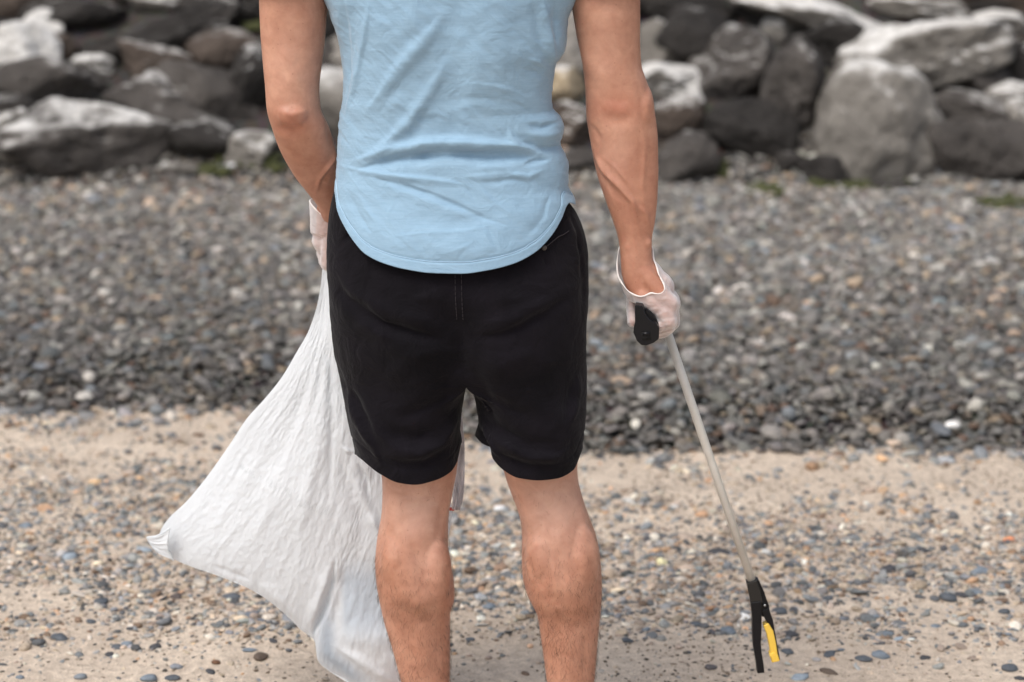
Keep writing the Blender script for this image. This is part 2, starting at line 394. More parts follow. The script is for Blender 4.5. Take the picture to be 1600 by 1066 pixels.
scl = s[:, None] * rng.uniform(.8, 1.2, (n, 3))
Xb, Yb = jgrid(-5, 5, 5.02, 8.8, .085); d2 = Yb - edge(Xb); k = (d2 > .01) & (rng.random(len(Xb)) < .55); Xb, Yb, d2 = Xb[k], Yb[k], d2[k]; nb = len(Xb)
sb = rng.uniform(.020, .036, nb)
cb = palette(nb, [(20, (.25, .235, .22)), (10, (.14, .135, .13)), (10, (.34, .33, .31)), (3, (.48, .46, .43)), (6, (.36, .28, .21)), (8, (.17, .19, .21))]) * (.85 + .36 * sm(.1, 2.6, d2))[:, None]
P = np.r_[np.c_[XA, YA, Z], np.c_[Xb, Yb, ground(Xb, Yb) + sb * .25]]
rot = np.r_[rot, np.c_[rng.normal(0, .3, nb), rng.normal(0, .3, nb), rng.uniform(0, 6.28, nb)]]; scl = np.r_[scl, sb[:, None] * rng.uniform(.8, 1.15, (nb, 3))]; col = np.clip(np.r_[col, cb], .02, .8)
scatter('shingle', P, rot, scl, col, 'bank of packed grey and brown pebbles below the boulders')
# --- pebbles strewn over the sand: a dense drift in the middle distance, thinning towards the viewer
XA, YA = jgrid(-3.2, 3.2, 2.2, 5.75, .0115)
pn = fbm(np.stack([XA * 1.6, YA * 2.6, XA * 0], -1), 4); pn2 = fbm(np.stack([XA * 9, YA * 9, XA * 0 + 2], -1), 3)
band = sm(3.55, 4.05, YA) * sm(5.2, 4.55, YA)
dens = .013 + 1.15 * band * sm(-.5, .05, pn) + .09 * sm(3.2, 3.7, YA) + .10 * sm(.15, .5, pn) ; dens *= (.45 + 1.0 * sm(-.25, .25, pn2))
dens += .12 * sm(4.75, 5.1, YA) * sm(-.3, .3, pn2) + .55 * sm(.30, .0, edge(XA) - YA) * sm(-.25, .3, pn2) * (.35 + .65 * sm(-.3, -.9, XA))
k = (rng.random(len(XA)) < dens) & (YA - edge(XA) < .03); XA, YA = XA[k], YA[k]; n = len(XA)
s = np.clip(rng.lognormal(math.log(.0062), .45, n), .0022, .019)
s *= (.62 + .38 * sm(3.5, 4.0, YA)) * (1 + .9 * sm(.25, .0, edge(XA) - YA) * (rng.random(n) < .5)); Z = ground(XA, YA) + s * rng.uniform(-.08, .28, n)
col = palette(n, [(18, (.175, .19, .205)), (12, (.095, .10, .108)), (18, (.29, .295, .295)), (16, (.45, .37, .29)), (9, (.56, .52, .46)), (4, (.50, .33, .21)), (5, (.20, .14, .10)), (18, (.36, .30, .25))])
scatter('loose_shingle', np.c_[XA, YA, Z], np.c_[rng.normal(0, .25, n), rng.normal(0, .25, n), rng.uniform(0, 6.28, n)], s[:, None] * rng.uniform(.8, 1.25, (n, 3)), np.clip(col, .02, .8), 'small mixed pebbles strewn in drifts over the sand')

# --- dark grit and bits of weed strewn on the open sand
XA, YA = jgrid(-3, 3, 2.2, 5.8, .016); pn = fbm(np.stack([XA * 3, YA * 5, XA * 0 + 7], -1), 3); k = (rng.random(len(XA)) < .16 + .6 * sm(-.1, .4, pn)) & (YA < edge(XA) + .04); XA, YA = XA[k], YA[k]; n = len(XA)
s = rng.uniform(.0014, .0036, n); col = palette(n, [(10, (.12, .095, .07)), (6, (.20, .16, .12)), (5, (.08, .07, .06)), (3, (.5, .46, .4))])
scatter('grit', np.c_[XA, YA, ground(XA, YA) + s * .2], np.c_[rng.normal(0, .3, n), rng.normal(0, .3, n), rng.uniform(0, 6.28, n)], s[:, None] * rng.uniform(.6, 2.0, (n, 3)), np.clip(col, .02, .8), 'fine dark grit and weed crumbs on the open sand')
# --- single pebbles that stand out: (px, py, width px, colour, label)
SL = (.075, .085, .098); BG = (.155, .185, .215); DK = (.045, .045, .05); LG = (.33, .34, .35); WH = (.78, .76, .72); BR = (.10, .07, .05); PB = (.27, .315, .355)
near_sand = [
 (1487, 667, 30, WH, 'white oval pebble on the dark shingle bank near the edge of the sand'), (1480, 721, 28, LG, 'pale grey pebble at the foot of the bank below the white one'),
 (1482, 702, 24, (.14, .17, .20), 'blue-grey wet pebble at the bank foot just above a pale one'), (1577, 845, 20, (.62, .23, .11), 'orange pebble among blue-grey ones on the sand'),
 (1160, 966, 26, WH, 'white flat pebble on the sand behind the litter picker jaw'), (157, 942, 29, SL, 'dark slate pebble on open sand below the pebble drift, seen left of the bag'),
 (143, 973, 17, SL, 'small slate pebble lying below the dark slate one on the sand'), (205, 984, 15, DK, 'small near black round pebble on bare sand'),
 (93, 998, 27, SL, 'slate pebble with brown grit around it on the sand'), (199, 1008, 20, BG, 'blue-grey pebble touching another at its lower side'),
 (183, 1013, 18, SL, 'slate pebble touching the blue-grey one above it'), (171, 1024, 15, DK, 'tiny dark pebble below the touching pair'),
 (243, 1012, 20, DK, 'dark pebble with a brown one beside it'), (362, 935, 30, SL, 'large slate pebble on the sand under the wind-blown bag'),
 (276, 933, 20, (.08, .06, .055), 'brown-black pebble on the sand below the bag corner'), (261, 971, 18, DK, 'near black flat pebble midway down the open sand'),
 (388, 963, 34, (.13, .145, .17), 'flat slate-grey shard lying close under the bag edge'), (412, 970, 22, (.12, .13, .15), 'thin slate splinter at the tip of the flat shard'),
 (390, 1017, 24, BG, 'blue-grey pebble below the flat shard'), (427, 1002, 17, DK, 'small black pebble between the shard and the bag bottom'),
 (408, 1027, 26, BR, 'brown-black pebble tucked below the blue-grey pebble'), (338, 1036, 15, (.13, .06, .03), 'rust brown pebble on the sand'),
 (329, 1051, 17, DK, 'black flat pebble under the rust brown one'), (275, 1043, 19, (.20, .21, .23), 'mid grey pebble above the two pebbles at the photo bottom edge'),
 (233, 1062, 27, BG, 'broad blue pebble cut by the bottom edge'), (270, 1061, 25, SL, 'slate pebble beside the broad blue pebble at the bottom edge'),
 (31, 1059, 13, BG, 'small blue pebble nearest the bottom left corner'), (126, 1059, 21, (.18, .20, .22), 'grey pebble at the bottom edge on empty sand'),
 (226, 861, 26, PB, 'pale blue pebble just below the tip of the bag'), (40, 823, 22, BG, 'blue-grey round pebble in the drift near the left edge'),
 (110, 872, 24, PB, 'pale blue pebble at the lower rim of the drift'), (1089, 977, 22, SL, 'slate pebble between the right leg and the litter picker'),
 (1137, 987, 24, BG, 'blue-grey pebble just left of the black jaw arm'), (1218, 957, 26, SL, 'dark pebble just right of the jaw hinge'),
 (1235, 993, 26, DK, 'dark ragged pebble right of the yellow pad'), (1230, 1019, 20, SL, 'thin slate pebble near the tip of the yellow pad'),
 (1296, 1023, 26, SL, 'lens-shaped slate pebble right of the litter picker'), (1314, 1016, 16, BG, 'small blue pebble above the lens-shaped slate'),
 (1110, 1044, 19, (.09, .08, .08), 'dark brown pebble below the slate one left of the jaw'), (1295, 1051, 28, BR, 'long flat black-brown pebble close to the bottom edge'),
 (1251, 1060, 28, PB, 'pale blue angular pebble at the bottom edge right of the jaw'), (1123, 864, 34, DK, 'long flat dark pebble in the drift left of the pole'),
 (1233, 885, 20, SL, 'dark pebble in the drift right of the black socket'), (1350, 1031, 26, SL, 'slate pebble in front of a grey two-part one'),
 (1375, 1025, 26, BG, 'lumpy blue-grey pebble on the sand well right of the jaw'), (1382, 992, 28, BG, 'tilted blue-grey shard pointing down to the right'),
 (1403, 999, 17, PB, 'pale splinter at the lower end of the tilted shard'), (1427, 997, 11, DK, 'tiny black pebble by the pale splinter'),
 (1462, 979, 16, BG, 'blue-grey pebble on clear sand right of the tilted shard'), (1480, 971, 13, BR, 'small brown pebble above the clear sand'),
 (1529, 894, 32, BG, 'large blue-grey pebble at the lower rim of the drift toward the right edge'), (1482, 936, 30, SL, 'slate pebble heading a cluster of three'),
 (1502, 931, 22, DK, 'black pebble in the middle of the cluster of three'), (1521, 928, 20, BG, 'blue pebble closing the cluster of three'),
 (1387, 892, 28, DK, 'dark flat pebble on the sand strip inside the drift'), (1445, 862, 22, DK, 'black pebble in the densest part of the drift'),
 (1410, 868, 26, (.07, .06, .05), 'dark pebble with a pale stone above it'), (1569, 957, 20, SL, 'slate pebble near the right edge of the sand'),
 (1575, 992, 15, BG, 'small blue-grey pebble near the right edge'), (1532, 983, 16, DK, 'black sliver of a pebble on pale sand'),
 (1578, 1046, 28, SL, 'smooth slate pebble near the bottom right corner'), (1595, 1061, 18, DK, 'dark pebble cut by the right edge of the photo'),
 (1445, 1029, 16, DK, 'small dark pebble with a bluish top'), (1294, 936, 17, SL, 'slate pebble just below the drift right of the picker'),
 (1265, 957, 13, SL, 'small pebble between the picker and bare sand'), (1318, 968, 14, (.14, .15, .17), 'small grey pebble lying on bare sand'),
 (1352, 964, 18, (.17, .15, .14), 'brownish grey pebble near a bluish neighbour'), (1369, 964, 13, BG, 'bluish neighbour of the brownish grey pebble'),
 (752, 935, 22, LG, 'pale grey pebble between the calves'), (765, 950, 24, BG, 'blue-grey pebble seen between the lower legs'), (735, 1000, 16, SL, 'dark pebble low between the legs'),
 (980, 1002, 18, SL, 'slate pebble right of the right ankle side'), (1010, 985, 15, BG, 'small blue-grey pebble near the right calf'), (985, 960, 16, DK, 'dark pebble close beside the right calf')]
pv = [ico(3, 20 + k, q, .16 if k == 0 else .5) for k, q in enumerate([(1, .8, .5), (1, .7, .30), (1, .85, .42), (1, .5, .22)])]
pm = [mesh_obj('pebble', v, f, M['single'], link=False).data for v, f in pv]
def on_ground(px, py):
    x, y, z = ray(px, py); lo, hi = 2.0, 20.0
    for _ in range(40):
        t = (lo + hi) / 2; h = CAMH + z * t - float(ground(x * t, y * t))
        if h > 0: lo = t
        else: hi = t
    return np.array([x * lo, y * lo, CAMH + z * lo])
for i, (px, py, wd, c, lab) in enumerate(near_sand):
    p = on_ground(px, py); r = wd / FPX * math.hypot(p[1], CAMH - p[2]) / 2
    k = 0 if wd > 26 and c == WH else (3 if 'shard' in lab or 'splinter' in lab or 'long' in lab or 'sliver' in lab or 'lens' in lab else i % 3)
    o = bpy.data.objects.new('pebble', pm[k]); C.objects.link(o); o.scale = (r * 1.05,) * 3; o.location = (p[0], p[1], p[2] + r * .12)
    o.rotation_euler = (rng.normal(0, .12), rng.normal(0, .12), rng.normal(0, .5)); o.color = (*c, 1); tag(o, lab, 'pebble')
    if i >= 5: o['group'] = 'loose pebbles on the sand'

# ================================================================ boulders of the embankment
def slope_pt(px, py):
    return on_ground(px, py)
def boulder_mesh(seed, sub=5, angular=.5, lump=.12):
    bm = bmesh.new(); bmesh.ops.create_icosphere(bm, subdivisions=sub, radius=1)
    co = np.array([v.co[:] for v in bm.verts]); f = [tuple(v.index for v in q.verts) for q in bm.faces]; bm.free()
    rs = np.random.default_rng(seed); nn = rs.normal(size=(9, 3)); nn /= np.linalg.norm(nn, axis=1)[:, None]
    dist = rs.uniform(.60, 1.0, 9); sharp = 12 + 34 * angular
    acc = np.full(len(co), math.exp(-sharp * 1.12))
    for k, dd in zip(nn, dist):
        c = co @ k; r = np.where(c > .08, dd / np.maximum(c, .08), 12); acc += np.exp(-sharp * np.minimum(r, 4))
    r = -np.log(acc) / sharp
    r = r + 1.2 * lump * fbm(co * 1.5 + seed * 3.1, 4) + .05 * fbm(co * 6 + seed, 3) - .13 * np.abs(fbm(co * 2.7 + seed * 1.7, 3)) - .07 * angular * sm(.06, .0, np.abs(fbm(co * 3.3 + seed, 2)))
    v = co * r[:, None]; v -= (v.max(0) + v.min(0)) / 2; v /= (v.max(0) - v.min(0)) / 2
    return v, f
DG = (.035, .0325, .031); MG = (.078, .072, .068); BG_ = (.082, .066, .056); LGr = (.205, .195, .18); TN = (.42, .35, .25)
# (px, py, width px, height px, roll deg, colour, bleaching plus painted top light, angular, label)
B = [
 (140, 222, 268, 136, -8, MG, .36, .3, 'big grey boulder with white streaks lying in front, where shingle meets the rocks'),
 (40, 88, 118, 96, 20, (.50, .48, .45), 1.3, .2, 'bright white rounded boulder touching the left edge of the photo'),
 (62, 42, 80, 52, 0, (.50, .48, .45), 1.3, .1, 'bright white knob resting on the white rounded boulder'),
 (250, 58, 262, 62, -14, DG, .05, .6, 'long dark slab tilting up behind the rounded rocks'),
 (110, 24, 170, 48, -4, DG, -.2, .6, 'flat near black slab at the top edge beside the white knob'),
 (240, 2, 100, 40, 6, LGr, .75, .4, 'small white-topped rock cut by the top edge'),
 (96, 74, 68, 44, 10, BG_, .1, .3, 'brown-grey small rock between the white knob and the long dark slab'),
 (146, 104, 70, 42, 14, LGr, .7, .2, 'pale capped rock between large grey slab and dark slab'),
 (78, 135, 190, 92, -3, MG, .10, .5, 'broad grey slab behind the streaked front boulder'),
 (22, 225, 90, 96, -30, LGr, .30, .3, 'beige-grey rock half hidden behind the streaked front boulder at the left edge'),
 (25, 185, 90, 70, 0, DG, -.2, .4, 'dark rock wedged under the broad grey slab'),
 (240, 112, 130, 82, 24, BG_, .15, .4, 'brownish rock leaning beside the pale capped one'),
 (262, 172, 190, 94, 18, MG, .08, .3, 'rounded mid grey boulder behind the streaked front boulder'),
 (335, 150, 190, 84, 34, MG, .0, .3, 'grey ridge-backed boulder sloping down to the right'),
 (345, 82, 130, 66, -12, BG_, .05, .4, 'reddish brown rock behind the ridge-backed boulder'),
 (394, 140, 66, 128, 6, DG, .30, .3, 'dark upright rock with a cream top beside the left arm'),
 (318, 222, 140, 76, 22, DG, .1, .3, 'dark low boulder between the streaked one and the pale block'),
 (392, 234, 84, 56, 0, LGr, .25, .5, 'pale beige block at the shingle edge left of the arm'),
 (284, 266, 76, 24, 3, LGr, .2, .2, 'small pale flat stone at the foot of the dark low boulder'),
 (272, 225, 26, 18, 0, TN, .0, .1, 'tan cobble beside the end of the streaked front boulder'),
 (345, 16, 150, 52, 4, DG, .0, .5, 'dark slab at the top edge behind the reddish brown rock'),
 (400, 10, 60, 50, 0, DG, -.2, .4, 'near black rock at the top edge touching the left arm'),
 (512, 165, 80, 110, 0, LGr, .45, .3, 'light grey boulder seen in the gap between left arm and shirt'),
 (515, 95, 60, 60, 0, MG, .0, .4, 'dark grey rock above the light one in the arm gap'),
 (500, 40, 90, 60, 0, DG, -.1, .4, 'dark rock in the upper tip of the arm gap'),
 (882, 138, 70, 66, 10, TN, .3, .4, 'yellowish tan rock beside the shirt'),
 (895, 108, 64, 38, 0, LGr, .55, .3, 'pale flat rock behind the yellowish tan one'),
 (898, 198, 80, 70, 4, BG_, .40, .4, 'pale topped brown rock between shirt and right arm'),
 (905, 252, 70, 40, 0, MG, .1, .3, 'low grey stone at the shingle edge in the right arm gap'),
 (885, 60, 70, 60, 0, DG, .1, .4, 'dark rock high in the right arm gap'),
 (1050, 127, 128, 52, 2, LGr, .9, .3, 'white flat rock right beside the right elbow'),
 (1060, 186, 92, 84, 6, BG_, .42, .4, 'dark rock with a rounded cream top below the white flat one'),
 (1072, 258, 104, 96, 4, MG, .12, .6, 'squared grey block at the shingle edge beside the right forearm'),
 (1028, 78, 76, 88, 0, LGr, .28, .3, 'mottled light grey rock behind the right elbow'),
 (1090, 66, 160, 96, 16, DG, .02, .5, 'dark brown-black slab behind the mottled rock'),
 (1075, 18, 150, 50, 5, DG, -.2, .5, 'near black slab cut by the top edge above the elbow'),
 (1172, 202, 150, 90, 12, DG, -.1, .6, 'dark wedge-shaped rock between squared block and big pale boulder'),
 (1102, 69, 50, 26, 6, TN, .45, .2, 'small cream stone on the dark slab'),
 (1150, 110, 140, 130, 26, MG, .28, .4, 'rough mottled grey boulder with pale specks'),
 (1248, 158, 120, 180, 6, MG, .08, .2, 'tall rounded dark grey boulder behind the big pale one'),
 (1218, 50, 60, 44, 0, LGr, .5, .3, 'pale knob above the tall rounded boulder'),
 (1278, 26, 306, 60, 12, LGr, .72, .6, 'long pale slab slanting down along the top edge'),
 (1295, 68, 124, 92, 14, DG, .22, .4, 'black-bellied rock with pale shoulder under the long slab'),
 (1440, 92, 276, 122, -12, LGr, .50, .9, 'huge pale slab with dark undercut side'),
 (1440, 16, 170, 42, 8, LGr, .55, .6, 'whitish slab behind the huge pale slab'),
 (1370, 208, 216, 200, 12, LGr, .30, .05, 'largest pale grey rounded boulder standing at the shingle edge'),
 (1300, 274, 110, 56, 6, DG, .02, .3, 'dark low rock at the foot of the largest pale boulder'),
 (1532, 238, 196, 140, 38, MG, .0, .7, 'dark grey tilted block in front at the right edge'),
 (1525, 178, 150, 60, 10, MG, .1, .5, 'grey rock behind the dark tilted block'),
 (1580, 150, 90, 44, 0, LGr, .5, .4, 'pale ledge at the right edge above the dark tilted block'),
 (1592, 190, 60, 70, 0, LGr, .3, .3, 'light rock half cut by the right edge'),
 (1528, 122, 110, 90, -10, MG, .05, .5, 'mid grey rock under the undercut side of the huge slab'),
 (1588, 95, 60, 60, 0, DG, .2, .4, 'dark rock at the right edge beside the huge slab'),
 (1562, 38, 90, 42, 8, LGr, .65, .4, 'small whitish rock beyond the end of the huge slab'),
 (1560, 8, 130, 34, 4, DG, .0, .5, 'dark slab in the top right corner'),
 (1236, 258, 56, 40, 0, DG, -.1, .3, 'small dark stone on tan grit beside the largest boulder'),
 (1195, 10, 90, 60, 0, DG, -.1, .4, 'black rock at the top edge left of the long pale slab'),
 (1390, 300, 120, 40, 2, DG, -.1, .3, 'flat dark stone half buried under the largest pale boulder'),
]
def put_boulder(i, c, rx, rz, roll, colr, bleach_light, ang, lab, group=None, sub=5):
    v, f = boulder_mesh(100 + i, sub, ang)
    ry = .5 * (rx + rz) * 1.0
    a = -R(roll); ca, sa = math.cos(a), math.sin(a)
    o = mesh_obj('boulder', v * np.array([rx, ry, rz]), f, M['stone']); o.location = c; o.rotation_euler = (0, -a if False else R(roll), 0)
    o.color = (*colr, bleach_light + .04); tag(o, lab, 'boulder', group); return o
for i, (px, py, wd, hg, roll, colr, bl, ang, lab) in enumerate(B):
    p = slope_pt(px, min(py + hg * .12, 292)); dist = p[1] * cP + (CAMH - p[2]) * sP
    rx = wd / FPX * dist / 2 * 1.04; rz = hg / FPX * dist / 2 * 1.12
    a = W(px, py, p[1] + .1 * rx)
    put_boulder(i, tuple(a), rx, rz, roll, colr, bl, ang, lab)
# further rocks of the same bank beyond the frame and behind the body
k = 0
for gx in np.arange(-3.7, 3.8, .62):
    for gy in (8.9, 9.45, 10.0, 10.6, 11.2):
        x = gx + rng.uniform(-.15, .15); y = gy + rng.uniform(-.12, .12); z = float(ground(x, y)); q = project(np.array([[x, y, z + .05]]))[0]
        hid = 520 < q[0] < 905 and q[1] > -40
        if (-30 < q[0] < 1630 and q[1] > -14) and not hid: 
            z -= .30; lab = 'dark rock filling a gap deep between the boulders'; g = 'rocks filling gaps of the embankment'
        else: lab = 'grey rock of the embankment hidden behind the person or beyond the frame'; g = 'embankment rocks out of view'
        if rng.random() < .12: continue
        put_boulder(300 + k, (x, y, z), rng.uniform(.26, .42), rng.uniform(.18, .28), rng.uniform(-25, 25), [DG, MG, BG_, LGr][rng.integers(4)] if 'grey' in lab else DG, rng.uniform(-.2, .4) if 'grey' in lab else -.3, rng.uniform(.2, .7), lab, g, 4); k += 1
# moss cushions where the stones meet the shingle
ms = []
for (px, py, wd, nn_) in [(1190, 301, 50, 40), (1340, 292, 120, 110), (1125, 268, 22, 30), (1570, 320, 60, 70), (395, 42, 40, 20), (385, 252, 60, 60), (330, 272, 60, 50), (420, 262, 30, 14), (1275, 285, 30, 12)]:
    for j in range(nn_):
        p = on_ground(px + rng.normal(0, wd * .3), py + rng.normal(0, 4)); r = rng.uniform(.012, .032)
        v, f = ico(1, 60 + j % 5, (1, 1, .6), .4); ms.append((v * r + (p + [0, 0, .012]), f))
v, f = join_geo(ms); tag(mesh_obj('moss', v, f, M['moss']), 'green moss patches along the foot of the boulders', 'moss', kind='stuff')
# the small orange-red scrap by the squared block
p = on_ground(1117, 246); v, f = ico(2, 77, (1, .5, .35), .5)
o = mesh_obj('litter_scrap', v * .026, f, mat('orange_plastic', (.55, .09, .04), .5)); o.location = tuple(p + [0, -.05, .03]); tag(o, 'small red-orange litter scrap at the corner of the squared grey block', 'litter')
# ================================================================ the person
PY_ = 3.2
person = empty('person', (-.10, PY_, 0), 'person seen from behind in light blue shirt and black shorts, gloved, holding bag and picker', 'person')
def edges_to_rows(tab, Y, ry, n=60, y0=None, y1=None):
    """tab: (py, left px, right px[, Y offset]) -> loft rows with world heights; ry: (py, back depth, front depth) table"""
    t = np.array([r[:3] for r in tab], float); yo = np.array([r[3] if len(r) > 3 else 0 for r in tab], float)
    ys = np.linspace(t[0, 0], t[-1, 0], n); L = spl(t[:, 0], t[:, 1], ys); Rr = spl(t[:, 0], t[:, 2], ys); YO = spl(t[:, 0], yo, ys)
    ry = np.array(ry, float); B = spl(ry[:, 0], ry[:, 1], ys); F = spl(ry[:, 0], ry[:, 2], ys)
    rows = []
    for y, l, r, b, f, q in zip(ys, L, Rr, B, F, YO):
        a = W(l, y, Y + q); c = W(r, y, Y + q); rows.append(((a[0] + c[0]) / 2, Y + q, a[2], (c[0] - a[0]) / 2, b, f))
    return rows
BODYX = W(708, 300, PY_)[0]
geo = []
# torso inside the clothes
geo.append(loft([(BODYX, PY_, .70, .12, .06), (BODYX, PY_, .78, .150, .085), (BODYX, PY_, .90, .165, .10, .09), (BODYX, PY_, 1.00, .150, .080), (BODYX, PY_, 1.08, .145, .080), (BODYX, PY_, 1.20, .158, .088),
                 (BODYX, PY_, 1.32, .185, .105), (BODYX, PY_, 1.40, .175, .085), (BODYX, PY_, 1.45, .14, .07), (BODYX, PY_, 1.49, .08, .055), (BODYX, PY_, 1.53, .062, .058)], 40))
geo.append(loft([(BODYX, PY_ + .005, 1.47, .06, .06), (BODYX, PY_ + .02, 1.53, .056, .058), (BODYX, PY_ + .03, 1.60, .055, .058)], 24))
# head: cranium, face, jaw, nose, ears
HX, HY = BODYX, PY_ + .045
geo.append(ellipsoid((HX, HY - .012, 1.70), (.076, .094, .086))); geo.append(ellipsoid((HX, HY + .02, 1.655), (.066, .074, .085)))
geo.append(ellipsoid((HX, HY + .05, 1.595), (.045, .045, .034))); geo.append(ellipsoid((HX, HY + .098, 1.662), (.012, .018, .026))); geo.append(ellipsoid((HX, HY + .088, 1.622), (.024, .012, .010)))
for s in (-1, 1):
    geo.append(ellipsoid((HX + s * .077, HY - .004, 1.665), (.010, .019, .032)))
    geo.append(capsule((HX + s * .05, PY_, 1.425), (HX + s * .175, PY_ + .01, 1.395), .044, .050))
# arms: silhouettes read along the arm
RA = [(-135, 888, 975), (-90, 890, 996), (-45, 891, 1000), (0, 893, 1000), (50, 900, 1000), (100, 910, 1002), (125, 913, 1010), (150, 915, 1018), (180, 916, 1024), (220, 922, 1028), (270, 932, 1029), (310, 945, 1027), (345, 957, 1024), (375, 966, 1019), (400, 969, 1019), (425, 971, 1026), (450, 978, 1034), (462, 986, 1040)]
rd = [(-135, .05, .05), (0, .055, .06), (90, .047, .05), (165, .046, .042), (220, .042, .05), (300, .034, .04), (370, .025, .027), (400, .024, .025), (462, .026, .028)]
geo.append(loft(edges_to_rows(RA, PY_, rd, 70), 36, 2.15))
LA = [(-135, 432, 520), (-90, 410, 518), (-45, 404, 515), (0, 405, 512), (50, 407, 509), (100, 411, 503), (140, 415, 499), (170, 417, 501, .0), (200, 425, 514, .008), (240, 440, 526, .03), (270, 457, 533, .055), (300, 480, 536, .085), (325, 498, 540, .11), (345, 504, 541, .13)]
rd = [(-135, .05, .05), (0, .055, .06), (90, .047, .05), (165, .046, .045), (220, .040, .05), (300, .03, .032), (345, .024, .024)]
geo.append(loft(edges_to_rows(LA, PY_, rd, 60), 36, 2.15))
# elbows (olecranon) and the muscle bulge by the right elbow
geo.append(ellipsoid(V(457, 178, PY_ - .036), (.026, .016, .022))); geo.append(ellipsoid(V(966, 160, PY_ - .034), (.032, .012, .026)))
geo.append(ellipsoid(V(1004, 172, PY_ - .004), (.020, .035, .045))); geo.append(ellipsoid(V(984, 385, PY_ - .014), (.011, .010, .016))); geo.append(ellipsoid(V(1012, 380, PY_ - .012), (.008, .010, .010)))
# legs
LL = [(560, 545, 722), (640, 560, 720), (700, 582, 717), (740, 596, 713), (752, 597, 711), (769, 597.5, 708), (801, 596, 702), (822, 592.5, 700.5), (850, 588, 700.5), (882, 586, 705), (905, 587.5, 709), (931, 591, 710.5), (944, 594, 708), (954, 596, 704), (973, 600.5, 703), (1012, 613, 703), (1064, 626.5, 703), (1110, 637, 700), (1150, 645, 696), (1170, 648, 695)]
RL = [(560, 735, 915), (640, 750, 912), (700, 772, 906), (730, 785, 902.5), (746, 790, 903.5), (778, 802, 911), (811, 813, 922), (835, 815.5, 931), (860, 815, 936.5), (892, 815.5, 939.5), (921, 821, 940.5), (945, 832, 939.5), (960, 839, 938.5), (1005, 846, 934), (1064, 854, 929), (1110, 861, 922), (1150, 866, 915), (1170, 868, 913)]
rd = [(560, .07, .075), (700, .07, .072), (770, .060, .066), (830, .064, .056), (890, .072, .05), (925, .068, .048), (960, .052, .048), (1064, .040, .045), (1130, .033, .036), (1170, .03, .034)]
for T in (LL, RL): geo.append(loft(edges_to_rows(T, PY_, rd, 90), 40, 2.1))
# calf muscle bellies and hamstring cords
for (px, py, rx, rz) in ((622, 880, .032, .062), (676, 893, .034, .062), (850, 872, .034, .058), (904, 876, .036, .062)): geo.append(ellipsoid(V(px, py, PY_ - .034), (rx, .033, rz * 1.15)))
# feet
for (cx, dx) in ((V(671, 1150, PY_).x, -.02), (V(890, 1150, PY_).x, .02)):
    geo.append(capsule((cx, PY_ - .035, .03), (cx, PY_ - .01, .075), .028, .033)); geo.append(capsule((cx, PY_ - .02, .045), (cx + dx, PY_ + .12, .028), .034, .024)); geo.append(capsule((cx, PY_ + .0, .085), (cx + dx, PY_ + .09, .045), .034, .026))
    for j in range(5): geo.append(capsule((cx + dx + (j - 2) * .0175, PY_ + .12, .026), (cx + dx * 1.2 + (j - 2) * .019, PY_ + .17 - abs(j - 1.4) * .007, .016), .015, .0105))

# ---- hands
def bend(d, p, a): return d * math.cos(a) + p * math.sin(a)
def hand_parts(O, d, p, r, sc=1.0, curls=((70, 95, 60),) * 4, spread=.0205, thumb=None, grow=0.0, palm=True):
    """O wrist, d towards the knuckles, p out of the palm, r towards the thumb; every finger is its own chain of three bones"""
    out = []; ln = [(.036, .021, .018), (.042, .027, .021), (.046, .029, .022), (.042, .026, .021)]; rr = (.0078, .0086, .0088, .0084)
    for k in range(4):
        off = (k - 1.5) * spread * sc
        mcp = O + d * ((.078, .084, .086, .084)[k] * sc) + r * off
        rk = rr[k] * sc + grow; q = mcp; a = 0
        out.append(capsule(O + r * off * .45 - d * .012, mcp, .0115 * sc + grow, .0105 * sc + grow))
        for j in range(3):
            a += R(curls[k][j]); e = q + bend(d, p, a) * ln[k][j] * sc; out.append(capsule(q, e, rk * (1.08, 1.0, .93)[j], rk * (1.0, .94, .80)[j])); q = e
    if palm:
        out.append(ellipsoid(O + d * .045 * sc + p * .004, (.028 * sc + grow,) * 3)); out.append(capsule(O - d * .012 - r * .014 * sc + p * .004, O + d * .06 - r * .028 * sc + p * .006, .013 * sc + grow, .011 * sc + grow))
        out.append(capsule(O + d * .02 + r * .024 * sc + p * .010, O + d * .05 * sc + r * .036 * sc + p * .02, .015 * sc + grow, .012 * sc + grow))
        out.append(capsule(O - d * .02, O + d * .02, .021 * sc + grow, .022 * sc + grow))
    if thumb:
        q = thumb[0]
        for e, ra, rb in thumb[1:]: out.append(capsule(q, e, ra + grow, rb + grow)); q = e
    return out
def frame(d, p):
    d = Vector(d).normalized(); p = Vector(p); p = (p - d * p.dot(d)).normalized(); return d, p
# right hand: ulnar side to the camera, back of the hand to the right, fist round a pistol grip
dR, pR = frame((.66, -.05, -.75), (-.75, 0, -.66)); rR = Vector((0, 1, 0)); rR = (rR - dR * rR.dot(dR) - pR * rR.dot(pR)).normalized()
OR = V(1004, 418, PY_ + .002)
cur = [(48, 62, 55), (52, 66, 55), (52, 66, 55), (38, 50, 35)]
thR = [OR + dR * .015 + rR * .022 + pR * .012, (V(990, 462, PY_ + .040), .012, .011), (V(988, 485, PY_ + .030), .0095, .009), (V(989, 504, PY_ - .002), .0088, .0075)]
def right_hand(grow): return hand_parts(OR, dR, pR, rR, .96, cur, .0205, thR, grow) + [capsule(V(1004, 462, PY_ - .016), V(1028, 480, PY_ - .026), .015 + grow, .013 + grow), capsule(V(1026, 478, PY_ - .026), V(1042, 486, PY_ - .03), .012 + grow, .010 + grow), capsule(V(1030, 482, PY_ - .024), V(1046, 502, PY_ - .034), .0125 + grow, .011 + grow)]
geo += right_hand(0)
